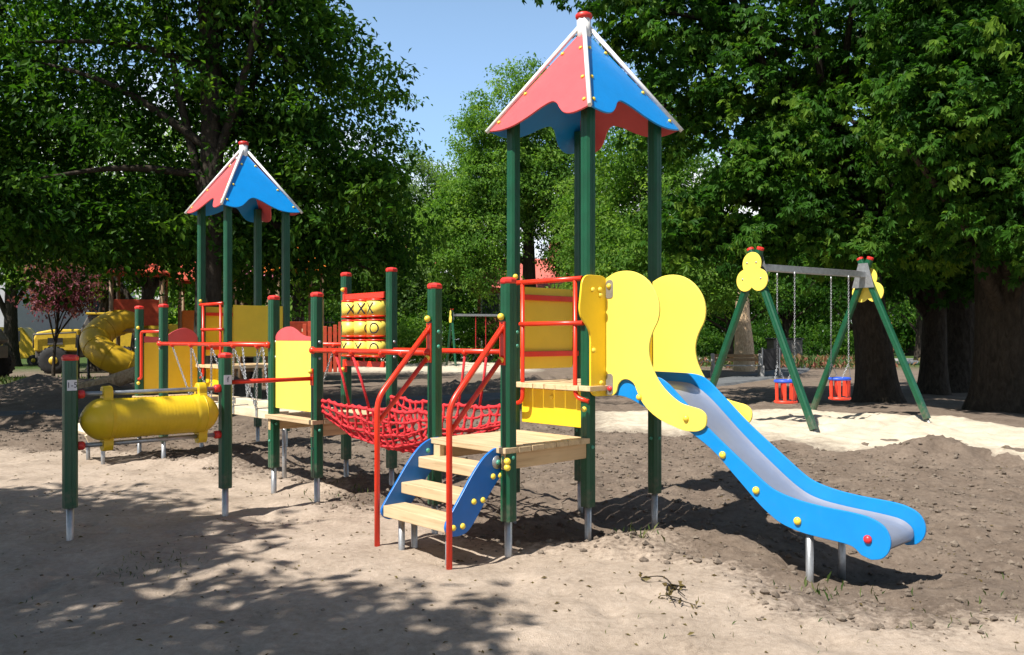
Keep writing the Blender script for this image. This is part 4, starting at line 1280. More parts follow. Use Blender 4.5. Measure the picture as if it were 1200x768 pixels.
sk = MB(); sk.prism([(.95, 1.15), (3.3, 1.15), (4.1, 2.25), (.85, 2.2)], (0, -1.05, 0), (1, 0, 0), (0, 0, 1), (0, 1, 0), 2.1)
sk.build('skip', M['truckyellow'], t, bevel=.05)
for x in (-1.5, 1.4, 2.9):
    for sy in (-1, 1):
        wheel(t, x, sy * .85, .62, .5, sy)
t = thing('wheel_loader', 'large wheeled loader with black tyres cut off by the left edge', 'loader', (-20.75, 33.2, 0), .12)
MB().box(-2.2, .6, -.5, .5, .8, 1.3).build('chassis', M['chassis'], t, bevel=.04)
MB().prism([(-2.2, 1.3), (.2, 1.3), (.5, 1.5), (.2, 2.0), (-2.2, 2.0)], (0, -.8, 0), (1, 0, 0), (0, 0, 1), (0, 1, 0), 1.6).build('hood', M['chassis'], t, bevel=.06)
for x in (.0, -2.0):
    for sy in (-1, 1):
        wheel(t, x, sy * .85, .63, .5, sy)
t = thing('parked_van', 'small yellow van with dark windows far behind the loader', 'van', (-29, 49, 0), .2)
m = MB(); m.prism([(-2.1, .4), (2.1, .4), (2.15, 1.2), (1.3, 1.35), (.7, 2.2), (-2.0, 2.25), (-2.15, 1.3)], (0, -.85, 0), (1, 0, 0), (0, 0, 1), (0, 1, 0), 1.7)
bd = m.build('body', M['truckyellow'], t, bevel=.08)
MB().box(-1.7, .6, -.862, -.852, 1.4, 2.0).build('window', M['glass'], bd)
for x in (-1.3, 1.3):
    for sy in (-1, 1):
        wheel(t, x, sy * .75, .34, .22, sy)

# ------------------------------------------------------------------ buildings
def building(name, label, x, y, w, d, h, wallm, roofm=None, roofh=0, rz=0, rows=2, cols=6, cat='building'):
    t = thing(name, label, cat, (x, y, -.3), rz)
    wl = MB().box(-w / 2, w / 2, 0, d, 0, h + .3).build('wall', M[wallm], t)
    for r in range(rows):
        for c in range(cols):
            cx = -w / 2 + (c + .5) * w / cols; cz = .3 + (r + .55) * h / rows
            f = MB().box(cx - .65, cx + .65, -.05, .04, cz - .75, cz + .75).build('window', M['white'], t)
            MB().box(cx - .55, cx + .55, -.07, -.052, cz - .65, cz + .65).build('pane', M['glass'], f)
    if roofm:
        e = .5
        m = MB(); z0 = h + .3
        vs = [(-w / 2 - e, -e, z0), (w / 2 + e, -e, z0), (w / 2 + e, d + e, z0), (-w / 2 - e, d + e, z0), (-w / 2 + w * .12, d / 2, z0 + roofh), (w / 2 - w * .12, d / 2, z0 + roofh)]
        m.add(vs, [(0, 1, 5, 4), (1, 2, 5), (2, 3, 4, 5), (3, 0, 4), (0, 3, 2, 1)])
        rf = m.build('roof', M[roofm], t)
        MB().box(w * .2, w * .2 + .7, d / 2 - .9, d / 2 - .3, z0 + roofh * .5, z0 + roofh + 1.1).build('chimney', M['brick'], rf)
    return t
building('apartment_block', 'pale apartment block behind the left trees and fence', -37, 78, 13, 10, 9, 'plaster', rows=3, cols=4)
building('grey_building', 'tall grey building at the far left edge of the park', -42.5, 66, 6, 9, 14, 'greyplaster', rows=5, cols=2)
building('brick_house', 'brick house with red tiled roof behind the tallest centre tree', 1.2, 56, 7, 7, 4.9, 'brick', 'rooftile', 2.3, rows=2, cols=4, cat='house')
building('brick_villa', 'brick villa with red roof glimpsed between the grey green trees', -10.5, 72, 8, 8, 7.8, 'brick', 'rooftile', 3.2, rows=2, cols=4, cat='house', rz=.2)
building('pink_house', 'low pinkish house seen beneath the branches at far right', 44.5, 96, 5.5, 6, 2.6, 'brick', 'rooftile', .8, rows=1, cols=2, cat='house')

# ------------------------------------------------------------------ bench, bin, stump, stones
t = thing('park_bench', 'grey park bench with concrete ends beside the dark litter bin', 'bench', (9.1, 34.0, .0), -.05)
for x in (-.95, .95):
    MB().prism([(-.3, 0), (.3, 0), (.3, .42), (.12, .46), (.26, .95), (.16, .98), (-.02, .5), (-.3, .46)], (x - .07, 0, 0), (0, 1, 0), (0, 0, 1), (1, 0, 0), .14).build('bench_end', M['concrete'], t, bevel=.02)
MB().box(-1.02, 1.02, -.28, -.16, .465, .51).box(-1.02, 1.02, -.13, -.01, .465, .51).box(-1.02, 1.02, .02, .11, .465, .51).build('seat', M['concrete'], t, bevel=.01)
MB().bar((-1.02, .13, .72), (1.02, .13, .72), .03, .12).bar((-1.02, .19, .88), (1.02, .19, .88), .03, .12).build('backrest', M['oldwood'], t, bevel=.01)
t = thing('litter_bin', 'dark slatted litter bin in a metal frame next to the bench', 'bin', (10.55, 34.3, 0), .2)
MB().box(-.32, .32, -.03, .03, .3, 1.15).box(-.3, .3, .06, .5, .3, 1.1).build('bin_body', M['iron'], t, bevel=.02)
for x in (-.38, .38):
    MB().box(x - .03, x + .03, -.03, .05, -.1, 1.2).build('frame_post', M['steel'], t, bevel=.01)
t = thing('litter_bin', 'square grey litter box farther back beyond the flower bed', 'bin', (16.2, 50, 0), .1)
MB().box(-.9, .9, -.5, .5, 0, 1.5).build('bin_body', M['chassis'], t, bevel=.05)
MB().box(-.98, .98, -.58, .58, 1.505, 1.6).build('lid', M['iron'], t, bevel=.03)
for k in range(6):
    sx = -7.3 + k * 1.55
    m = MB(); r = random.uniform(.55, .9)
    m.ball((0, 0, r * .4), r, 10, 7, sc=(1.1, .8, .75))
    m.v = [(v[0] + random.uniform(-.1, .1), v[1] + random.uniform(-.1, .1), v[2] + random.uniform(-.08, .08)) for v in m.v]
    m.smooth = [False] * len(m.f)
    o = m.build('boulder', M['stone'], None); o.location = (sx + random.uniform(-.3, .3), 54 + random.uniform(-.5, .5), 0)
    tag(o, 'pale rough boulder in the row along the back of the far sand', 'boulder', 'boulders behind the far sand')

# fallen pale log by the old slide
mb = MB(); mb.tube(catmull([(0, 0, .2), (.8, .3, .35), (1.6, .5, .62), (2.3, .6, .68)], 5), [.10, .13, .16, .17, .18, .2, .2, .2, .2, .2, .22, .22, .22, .22, .2, .2], 10)
o = mb.build('fallen_log', M['barebark'], None); o.location = (-11.9, 22.6, 0)
tag(o, 'pale debarked log lying on the dark soil below the tube slide', 'log')
mb = MB(); pth = catmull([(0, 0, -.2), (.02, 0, 1.3), (-.05, .05, 2.7), (.0, 0, 4.4)], 6)
mb.tube(pth, [.55 * (1 - .03 * i) for i in range(len(pth))], 16)
o = mb.build('bare_trunk', M['barebark'], None); o.location = (11.15, 40.5, 0)
tag(o, 'pale debarked standing trunk behind the park bench', 'tree trunk')

# ------------------------------------------------------------------ trees
def lob(c, r, n):
    return (c[0], c[1], c[2], r[0], r[1], r[2], n)

# big dark tree behind the far tower
LT = [lob((-6.6, 18.6, 7.0), (3.4, 2.6, 2.6), 420), lob((-4.4, 18.2, 5.2), (2.0, 2.0, 2.2), 230), lob((-9.2, 18.3, 6.2), (2.8, 2.4, 2.6), 330), lob((-4.6, 18.0, 8.2), (1.6, 2.0, 2.0), 190),
      lob((-6.8, 18.6, 4.0), (3.0, 2.0, 1.1), 230), lob((-3.0, 17.9, 4.7), (.9, .9, .7), 50), lob((-7.2, 16.2, 9.3), (3.6, 2.4, 1.5), 260), lob((-10.5, 17.6, 4.3), (2.4, 2.0, 1.1), 190), lob((-6.4, 17.8, 10.8), (3.4, 3.0, 1.8), 260), lob((-5.2, 22.0, 7.0), (3.0, 2.4, 2.6), 260), lob((-3.6, 20.5, 3.9), (1.6, 1.8, 1.5), 150), lob((-8.6, 21.5, 4.2), (3.4, 1.8, 1.3), 230), lob((-5.6, 20.5, 3.5), (1.8, 1.5, 1.0), 110)]
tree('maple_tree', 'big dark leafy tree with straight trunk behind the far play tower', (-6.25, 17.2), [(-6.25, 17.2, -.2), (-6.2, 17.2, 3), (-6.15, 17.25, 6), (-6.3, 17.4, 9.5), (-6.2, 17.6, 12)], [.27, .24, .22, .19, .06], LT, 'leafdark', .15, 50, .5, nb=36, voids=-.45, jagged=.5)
# left neighbour, partly out of frame
LN = [lob((-12.6, 19.5, 7.5), (3.0, 2.6, 3.0), 380), lob((-14.6, 20.5, 5.0), (2.6, 2.2, 1.6), 230), lob((-11.8, 19.5, 9.8), (2.6, 2.4, 1.8), 240), lob((-12.2, 16.6, 8.2), (1.6, 1.6, 1.8), 150), lob((-11.8, 21, 4.6), (2.6, 2, 1.2), 180)]
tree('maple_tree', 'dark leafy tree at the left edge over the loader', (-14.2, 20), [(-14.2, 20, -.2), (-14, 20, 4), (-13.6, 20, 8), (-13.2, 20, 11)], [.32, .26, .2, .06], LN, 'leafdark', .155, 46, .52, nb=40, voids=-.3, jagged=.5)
# lit trees farther back left
LB = [lob((-18.5, 40, 8.5), (4.5, 3.5, 3.8), 300), lob((-21, 40, 5.6), (3, 3, 2), 150), lob((-16, 40.5, 6), (3.2, 3, 2), 160)]
tree('lime_tree', 'sunlit green tree behind the purple tree and tube slide', (-20.2, 41), [(-20.2, 41, -.2), (-19.8, 41, 3), (-19, 41, 6), (-18.6, 41, 9)], [.4, .32, .28, .1], LB, 'leafmid', .2, 44, .6, nb=40, voids=-.9)
LB2 = [lob((-12, 44, 7.5), (4, 3.5, 4.0), 260), lob((-9, 45, 5.5), (3, 3, 2.5), 150)]
tree('lime_tree', 'green tree behind the iron fence and wooden towers', (-11.5, 45), [(-11.5, 45, -.2), (-11.4, 45, 4), (-11.2, 45, 8)], [.35, .3, .1], LB2, 'leafmid', .2, 44, .65, nb=30, voids=-.9)
LB3 = [lob((-29, 46, 9), (4.5, 3.5, 4.5), 260), lob((-25.5, 45, 7), (3, 3, 3), 150)]
tree('lime_tree', 'sunlit tree behind the yellow van at far left', (-28, 47), [(-28, 47, -.2), (-28, 47, 4), (-28, 47, 9)], [.4, .3, .1], LB3, 'leafmid', .3, 24, .8, nb=30)
LB4 = [lob((-10.5, 31.5, 8.0), (3.6, 2.6, 3.2), 260), lob((-8.2, 31.5, 5.6), (2.2, 2, 1.6), 140), lob((-12.6, 31, 5.9), (2.4, 2, 1.6), 140)]
tree('lime_tree', 'bright green tree standing among the wooden towers', (-10.2, 32.2), [(-10.2, 32.2, -.2), (-10.2, 32.2, 4), (-10.3, 32, 8)], [.25, .22, .08], LB4, 'leafmid', .16, 44, .55, nb=40, voids=-.9)
LB5 = [lob((-17.2, 35, 8.2), (3.4, 2.6, 3.0), 230), lob((-15.0, 35, 6.0), (2.2, 2, 1.6), 120)]
tree('lime_tree', 'bright green tree with leaning trunk right of the purple tree', (-15.9, 35.5), [(-15.9, 35.5, -.2), (-15.7, 35.5, 2.2), (-15.2, 35.5, 4.5), (-15.8, 35.4, 8)], [.3, .26, .22, .08], LB5, 'leafmid', .17, 44, .58, nb=40, voids=-.9)
# purple tree
LP = [lob((-17.75, 33, 3.85), (1.1, .95, .8), 120), lob((-17.0, 33, 3.6), (.7, .7, .5), 55), lob((-18.4, 33, 3.3), (.65, .7, .55), 50), lob((-17.6, 33, 3.0), (.9, .8, .4), 50)]
tree('purple_tree', 'small purple leaved ornamental tree standing in front of the dump truck', (-18.0, 33), [(-18.0, 33, -.1), (-17.95, 33, 1.2), (-17.8, 33, 2.6), (-17.75, 33, 3.6)], [.06, .055, .05, .02], LP, 'leafred', .12, 30, .3, nb=26, jagged=.75)
# centre trees
def sc(L, k):
    return [(a * k, b * k, 1.6 + (c - 1.6) * k, d * k, e * k, f * k, int(n * 1.5)) for (a, b, c, d, e, f, n) in L]
C1 = sc([lob((-3.2, 43.2, 8.0), (1.6, 1.8, 1.8), 110), lob((-7.8, 43.6, 8.2), (1.8, 1.8, 1.8), 110), lob((-4.7, 43, 8.4), (2.2, 2.2, 2.6), 190), lob((-6.6, 43.5, 6.6), (2.0, 2, 2.6), 160), lob((-3.3, 42.5, 6.0), (2.0, 2, 2.4), 160), lob((-5.6, 42.5, 3.6), (2.4, 2, 1.8), 150)], 1.32)
tree('lime_tree', 'grey green tree on the left of the open sky gap', (-6.6, 57.4), [(-6.6, 57.4, -.2), (-6.6, 57.4, 3.5), (-6.4, 57.4, 10)], [.4, .34, .1], C1, 'leafgrey', .19, 62, .62, nb=30, voids=-1.5)
C2 = sc([lob((-1.9, 38.2, 8.4), (1.5, 1.8, 1.7), 110), lob((-2.9, 38.4, 6.4), (1.6, 1.8, 2.0), 120), lob((-1.2, 38.2, 10.6), (1.3, 1.6, 1.5), 90), lob((.8, 38.4, 8.2), (2.1, 2, 2.0), 170), lob((3.2, 38.4, 6.6), (1.8, 2, 2.2), 150), lob((.6, 38, 11.6), (2.4, 2.2, 2.4), 220), lob((-.6, 38, 8.6), (1.9, 2, 2.0), 170), lob((2.4, 38, 9.0), (2.4, 2, 2.4), 200), lob((-1.4, 37.5, 5.6), (1.5, 2, 2.0), 140), lob((3.1, 37.5, 5.2), (1.2, 1.6, 1.8), 100)], 1.32)
tree('lime_tree', 'tall fresh green tree behind the near tower with sky to its left', (1.05, 51.5), [(1.05, 51.5, -.2), (1.05, 51.5, 5), (.95, 51.5, 11), (.8, 51.5, 16)], [.5, .42, .26, .08], C2, 'leafmid', .19, 62, .62, nb=18, voids=-1.5)
C3 = [lob((4.0, 36.5, 6.8), (2.2, 2, 2.4), 200), lob((6.8, 36, 8.2), (2.6, 2, 2.2), 200), lob((6, 34, 6.5), (2.8, 2.4, 2.6), 250), lob((4.2, 33, 4.4), (2.2, 2, 1.5), 160), lob((7.8, 33.5, 4.2), (2.4, 2, 1.4), 170), lob((5.2, 34, 9.6), (2.6, 2.4, 2.0), 200)]
tree('lime_tree', 'leafy green tree right of the near tower behind the yellow guards', (5.6, 35), [(5.6, 35, -.2), (5.6, 35, 3), (5.6, 35, 7)], [.3, .26, .08], C3, 'leafmid', .15, 60, .5, nb=16, tintshift=.0, voids=-1.6)
# bushes below the centre trees
def bush(x, y, r, h, label, leafm='leafmid', n=90, leaf=.2):
    lb = [lob((0, 0, h * .5), (r, r * .8, h * .5), n), lob((r * .5, .1, h * .35), (r * .6, r * .6, h * .4), n // 2), lob((-r * .5, -.1, h * .4), (r * .6, r * .6, h * .45), n // 2)]
    t = thing('bush', label, 'bush', (x, y, gz(x, y)), 0, 'bushes beyond the far sand')
    me, C = crown_mesh('foliage', lb, M[leafm], leaf, 26, .45)
    MB().tube([(0, 0, -.1), (0, 0, h * .6)], [.08, .03], 8).tube([(0, 0, .1), (r * .4, 0, h * .5)], [.05, .02], 6).tube([(0, 0, .1), (-r * .4, 0, h * .5)], [.05, .02], 6).build('stem', M['bark'], t)
    link(bpy.data.objects.new('foliage', me), t)
bush(-6.6, 50, 2.0, 3.2, 'round sunlit bush left of the distant swing set')
bush(-3.9, 53.5, 2.6, 4.6, 'tall dark bush directly behind the distant swing set', 'leafdark', 140)
bush(1.0, 52.5, 2.4, 4.0, 'broad bush behind the near tower legs right of the distant swing', 'leafmid', 120)
bush(-10, 47, 2.0, 3.0, 'green bush at the right end of the iron fence', 'leafdark')
bush(14.8, 69, 2.6, 2.8, 'dark spreading bush behind the debarked trunk', 'leafdark', 120)
bush(21.5, 70, 2.8, 3.2, 'dark wide bush behind the swing frame beam', 'leafdark', 130)
bush(28.5, 72, 2.8, 3.0, 'dark low bush between the right tree trunks', 'leafdark', 120)
bush(7.4, 68, 2.6, 3.4, 'mid green bush behind the blue slide top', 'leafmid', 120)

for (x, y, h, lbl) in [(12.6, 49, 9, 'thin dark trunk under foliage just right of the pale debarked trunk'), (16.8, 52, 10, 'thin dark trunk under foliage behind the left cradle seat'), (20.6, 50, 10, 'thin dark trunk under foliage behind the right cradle seat'), (9.0, 53, 10, 'thin dark trunk under foliage behind the green swing leg and yellow guards'), (27.0, 56, 10, 'thin dark trunk under foliage seen between the two right swing legs')]:
    lb = [lob((x, y, h * .68), (2.8, 2.4, h * .28), 150), lob((x - 1.6, y - .4, h * .42), (1.8, 1.6, h * .10), 70), lob((x + 1.7, y - .4, h * .45), (1.8, 1.6, h * .10), 70)]
    tree('slender_tree', lbl, (x, y), [(x, y, -.2), (x + .1, y, 2.5), (x - .1, y, h * .75)], [.24, .19, .06], lb, 'leafdark', .22, 36, .65, nb=20, group='slender trees behind the swing', voids=-.9)
# clipped hedge closing the park on the right
t = thing('hedge', 'long dark hedge closing the park beyond the footpath on the right', 'hedge', (24, 90, 0))
me, C = crown_mesh('foliage', [lob((x_, 0, 2.0), (3.0, 1.2, 2.2), 110) for x_ in range(-18, 19, 4)], M['leafdark'], .36, 20, .8, jagged=.15)
link(bpy.data.objects.new('foliage', me), t)
mb = MB()
for x_ in range(-18, 19, 2):
    mb.tube([(x_, 0, -.2), (x_ + .2, .1, 2.2)], [.08, .03], 6)
mb.build('stems', M['bark'], t)

# chestnuts on the right
R1 = [lob((6.5, 19.3, 3.8), (1.6, 1.1, .8), 110), lob((8.5, 19.0, 3.6), (1.3, 1.0, .7), 90), lob((4.6, 19.8, 4.0), (1.3, 1.1, .8), 80), lob((5.2, 20.2, 7.6), (2.4, 2.2, 2.4), 250), lob((7.6, 20.2, 6.2), (2.2, 2.0, 2.2), 240), lob((5.8, 19.4, 5.0), (1.7, 1.6, 1.3), 140), lob((3.4, 20.4, 9.2), (1.9, 2.0, 1.4), 150), lob((8.0, 19.8, 9.2), (2.8, 2.4, 2.0), 240),
      lob((7.4, 21.0, 4.3), (2.2, 1.6, .8), 120), lob((4.4, 20.2, 10.9), (3.2, 2.4, 1.2), 200)]
tree('chestnut_tree', 'big chestnut tree with leaning trunk behind the swing set', (9.1, 20.9), [(9.1, 20.9, -.2), (8.95, 20.9, 1.6), (8.5, 20.9, 4.5), (7.8, 20.9, 7.5), (7.2, 20.8, 11)], [.47, .42, .38, .32, .1], R1, 'leafchest', .17, 30, .5, palm=True, nb=34, droop=.6, lat=.3, voids=-.65, jagged=.5, cat='tree', group='chestnut trees')
R2 = [lob((10.9, 22.6, 3.9), (1.6, 1.1, .8), 90), lob((13.0, 22.6, 3.7), (1.5, 1.1, .8), 90), lob((11.2, 24.5, 7.2), (3.0, 2.4, 2.8), 260), lob((12.8, 24, 4.6), (2.4, 2.0, 1.3), 150), lob((9.4, 24.6, 4.7), (1.9, 1.8, 1.2), 120), lob((12, 24, 10), (3.2, 2.6, 2.0), 200)]
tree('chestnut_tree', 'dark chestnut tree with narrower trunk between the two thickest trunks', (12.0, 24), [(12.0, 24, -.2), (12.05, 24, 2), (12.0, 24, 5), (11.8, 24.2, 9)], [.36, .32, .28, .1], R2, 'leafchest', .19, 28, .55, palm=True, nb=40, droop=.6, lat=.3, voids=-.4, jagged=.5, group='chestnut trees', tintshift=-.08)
R3 = [lob((9.4, 16.6, 6.8), (2.2, 2.0, 2.6), 260), lob((10.6, 16.8, 4.5), (1.8, 1.6, 1.2), 140), lob((11.6, 18, 7.8), (2.8, 2.4, 3.0), 260), lob((8.8, 16.2, 9.2), (2.4, 2.0, 1.6), 180), lob((8.6, 16.8, 4.9), (1.1, 1.1, .8), 60), lob((10.3, 16.2, 4.0), (1.5, 1.2, .9), 120), lob((8.2, 16.0, 6.4), (1.5, 1.3, 1.5), 130), lob((11.0, 16.6, 3.9), (1.4, 1.2, .9), 120), lob((9.6, 15.4, 5.4), (1.3, 1.1, 1.2), 110)]
tree('chestnut_tree', 'thickest chestnut trunk at the right edge with drooping leaves', (11.0, 18.8), [(11.0, 18.8, -.2), (11.0, 18.8, 2), (10.9, 18.8, 4.5), (10.7, 18.6, 8.5)], [.62, .58, .54, .2], R3, 'leafchest', .16, 30, .48, palm=True, nb=26, droop=.6, lat=.3, voids=-.8, jagged=.5, group='chestnut trees', tintshift=-.05)
R4 = [lob((14.5, 27, 7.5), (3.2, 2.6, 3.2), 200), lob((15, 26, 4.6), (2.4, 2, 1.2), 120)]
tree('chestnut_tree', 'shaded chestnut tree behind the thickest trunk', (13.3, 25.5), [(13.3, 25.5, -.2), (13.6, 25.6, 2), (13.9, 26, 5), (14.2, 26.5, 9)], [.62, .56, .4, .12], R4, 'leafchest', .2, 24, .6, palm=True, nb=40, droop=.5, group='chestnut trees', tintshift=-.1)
# woodland behind on the right
for i, (x, y, h, lbl, lm) in enumerate([(15, 76, 13, 'tall dark tree in the back row above the litter bins', 'leafdark'), (25, 78, 14, 'tall dark tree in the back row above the leaning trunk', 'leafdark'), (36, 76, 13, 'dark tree in the back row beyond the right trunks', 'leafdark'), (47, 80, 14, 'dark tree in the back row at the right edge', 'leafdark'), (7, 73, 14, 'green tree in the back row behind the slide guards', 'leafmid'), (-2, 69, 11, 'green tree in the back row behind the distant swing', 'leafmid'), (-16, 62, 11, 'green tree in the back row left of the villa', 'leafmid'), (-24, 66, 12, 'green tree in the back row behind the wooden towers', 'leafmid'), (-9, 58, 8, 'dark low tree in the back row behind the rollers panel', 'leafdark'), (20, 84, 14, 'dark tree in the last row above the swing beam', 'leafdark'), (31, 86, 14, 'dark tree in the last row between the right trunks', 'leafdark')]):
    lb = [lob((x, y, h * .62), (3.6, 3, h * .32), 190), lob((x - 2.6, y - .5, h * .42), (2.8, 2.4, h * .2), 120), lob((x + 2.6, y - .5, h * .45), (2.8, 2.4, h * .2), 120), lob((x, y - 1, h * .22), (3.4, 2, h * .14), 110)]
    tree('woodland_tree', lbl, (x, y), [(x, y, -.2), (x, y, 3), (x + .2, y, h * .7)], [.36, .3, .08], lb, lm, .38, 20, .95, nb=20, group='back row of trees')

# tree to the left of the camera whose crown shades the foreground
SH = [lob((-7.5, 3.1, 6.5), (1.6, 1.35, 1.0), 230), lob((-5.5, .75, 6.4), (1.75, 1.3, 1.0), 230), lob((-9.6, 3.6, 6.8), (2.2, 2.0, 1.3), 320), lob((-8.9, .5, 7.4), (2.3, 2.3, 1.6), 240), lob((-4.6, .2, 5.9), (1.0, 1.0, .7), 60), lob((-7.0, -1.8, 6.9), (2.4, 2.2, 1.6), 150)]
tree('maple_tree', 'broad maple standing left of the picture shading the foreground', (-9.2, -.2), [(-9.2, -.2, -.2), (-9.2, -.2, 3), (-9.0, -.1, 6), (-9.0, 0, 9)], [.4, .33, .25, .08], SH, 'leafdark', .2, 34, .45, nb=60, jagged=.25)
# trees just outside the left edge that shade the soil behind the playground
SL = [lob((-14.5, 13.0, 7.2), (3.4, 3.2, 2.2), 420), lob((-12.6, 15.6, 6.4), (2.2, 2.2, 1.4), 220), lob((-16.5, 16, 8), (3, 3, 2), 250)]
tree('maple_tree', 'shade giving maple just outside the left edge of the picture', (-15, 14), [(-15, 14, -.2), (-15, 14, 3), (-14.8, 14, 6), (-14.6, 14, 9)], [.38, .32, .25, .08], SL, 'leafdark', .22, 22, .55, nb=40)

# unseen trees added behind and beside the camera to cut the sky fill
for (x, y, h, r, lbl) in [(4.5, -9, 11, 3.6, 'tall unseen tree added behind the camera to the right'), (-3.5, -10, 12, 3.8, 'tall unseen tree added right behind the camera'), (14.5, 2.5, 11, 3.6, 'unseen tree added beside the open soil on the right'), (19, 8, 10, 3.0, 'unseen tree added beyond the right edge near the sand'), (-17, 3, 11, 3.6, 'unseen tree added far to the left of the sand')]:
    lb = [lob((x, y, h * .65), (r, r, h * .3), 200), lob((x - r * .5, y + .6, h * .42), (r * .7, r * .7, h * .16), 80), lob((x + r * .5, y - .6, h * .45), (r * .7, r * .7, h * .16), 80)]
    tree('offscreen_tree', lbl, (x, y), [(x, y, -.2), (x, y, 3), (x + .2, y, h * .75)], [.34, .3, .08], lb, 'leafdark', .34, 24, .75, nb=20, group='unseen trees added round the camera')

SQ = [lob((-18.4, 22.0, 7.6), (3.0, 2.6, 2.0), 330), lob((-17.0, 25.0, 8.6), (2.6, 2.2, 1.6), 200)]  # crown added outside the left edge to keep sun off the tube slide
tree('maple_tree', 'leafy maple added outside the left edge to shade the tube slide', (-18.6, 22.5), [(-18.6, 22.5, -.2), (-18.6, 22.5, 3), (-18.5, 22.4, 6), (-18.2, 22.4, 9)], [.34, .3, .24, .08], SQ, 'leafdark', .2, 30, .5, nb=40, voids=-.9)

# ------------------------------------------------------------------ stuff on the ground
def clods():
    base = [(0, 0, 1)] + [(.9 * math.cos(a), .9 * math.sin(a), .25) for a in np.arange(6) * PI / 3] + [(.75 * math.cos(a + .5), .75 * math.sin(a + .5), -.5) for a in np.arange(6) * PI / 3]
    base = np.array(base); F0 = [(0, 1 + k, 1 + (k + 1) % 6) for k in range(6)]
    for k in range(6):
        a, b = 1 + k, 1 + (k + 1) % 6; c, d = 7 + k, 7 + (k + 1) % 6
        F0 += [(a, c, b), (b, c, d)]
    F0 = np.array(F0)
    n = 26000
    x = R.uniform(-9, 9, n); y = 3.2 + R.random(n) ** 1.15 * 13
    sd = sdist(x, y, BEIGE) + fbm(x * .9, y * .9, 5, 3) * 1.2
    keep = (R.random(n) < np.where(sd > .2, .10, 1.0)) & (sdist(x, y, SANDPIT) < -.1)
    x, y = x[keep], y[keep]; n = len(x)
    s = .006 + R.random(n) ** 3.5 * .026
    s = np.where(sd[keep] > .2, s * .4, s)
    z = ground_z(x, y) + s * .3
    V = base[None] * (1 + R.normal(size=(n, 13, 1)) * .22) * s[:, None, None] * np.array([1.1, 1, .85])
    ca, sa = np.cos(R.random(n) * 6.28), np.sin(R.random(n) * 6.28)
    V = V + np.stack([x, y, z], 1)[:, None]
    F = (F0[None] + (np.arange(n) * 13)[:, None, None]).reshape(-1, 3)
    o = bpy.data.objects.new('soil_clods', fastmesh('soil_clods', V.reshape(-1, 3), F, M['clod']))
    link(o); o['kind'] = 'stuff'; tag(o, 'small dry earth clods and pebbles scattered over the ground', 'soil')
clods()

def litter():
    n = 2400
    x = R.uniform(-7, 7, n); y = 3.4 + R.random(n) ** 1.2 * 9
    P = np.stack([x, y, ground_z(x, y) + .006], 1)
    V, F = leaf_arrays(P, R.normal(size=(n, 3)) * np.array([1, 1, .15]), R.normal(size=(n, 3)) * .25 + np.array([0, 0, 1.0]), R.uniform(.012, .05, n), .4)
    o = bpy.data.objects.new('leaf_litter', fastmesh('leaf_litter', V, F, M['leafdry'], tint=np.repeat(R.random(n), 4)))
    link(o); o['kind'] = 'stuff'; tag(o, 'small dry leaves and straws scattered over the sand', 'leaf litter')
litter()

def grass():
    P = []; 
    spots = [(1.02, 6.5, .09, 34, .10), (-2.55, 5.95, .2, 90, .045), (2.05, 5.35, .12, 26, .10), (2.7, 4.75, .25, 40, .06), (3.4, 5.1, .2, 30, .06), (-3.2, 4.9, .3, 30, .045), (.9, 4.95, .3, 26, .05), (-1.55, 8.5, .3, 60, .08), (1.9, 4.9, .3, 24, .05), (1.6, 4.5, .4, 20, .04)]
    for (x, y, s, n, h) in spots:
        q = R.normal(size=(n, 2)) * s
        for i in range(n):
            P.append((x + q[i, 0], y + q[i, 1], h * R.uniform(.5, 1.3)))
    for (x, y, sx, sy, n, h) in [(-17, 30, 1.8, 1.0, 900, .28), (-19.5, 31, 1.5, .8, 400, .25)]:
        q = R.normal(size=(n, 2)) * np.array([sx, sy])
        for i in range(n):
            P.append((x + q[i, 0], y + q[i, 1], h * R.uniform(.5, 1.3)))
    P = np.array(P); n = len(P)
    z = ground_z(P[:, 0], P[:, 1]) - .005
    base = np.stack([P[:, 0], P[:, 1], z], 1)
    D = R.normal(size=(n, 3)) * np.array([.45, .45, .15]) + np.array([0, 0, 1.0])
    V, F = leaf_arrays(base, D, R.normal(size=(n, 3)), P[:, 2] * .8, .03)
    o = bpy.data.objects.new('grass', fastmesh('grass', V, F, M['grass'], tint=np.repeat(np.clip(R.random(n), 0, 1), 4)))
    link(o); o['kind'] = 'stuff'; tag(o, 'thin tufts of green grass sprouting from the bare ground', 'grass')
grass()

def flowers():
    n = 1500
    x = 14.5 + R.normal(size=n) * 2.6; y = 44 + R.normal(size=n) * .8
    base = np.stack([x, y, ground_z(x, y)], 1)
    D = R.normal(size=(n, 3)) * np.array([.6, .6, .2]) + np.array([0, 0, 1.0])
    V, F = leaf_arrays(base + R.random((n, 1)) * np.array([0, 0, .45]), D, R.normal(size=(n, 3)), R.uniform(.2, .42, n), .4)
    o = bpy.data.objects.new('flower_bed', fastmesh('flower_bed', V, F, M['flowers'], tint=np.repeat(np.clip(R.random(n) * 1.1, 0, 1), 4)))
    link(o); o['kind'] = 'stuff'; tag(o, 'low flowering plants in the bed behind the bench', 'flowers')
flowers()

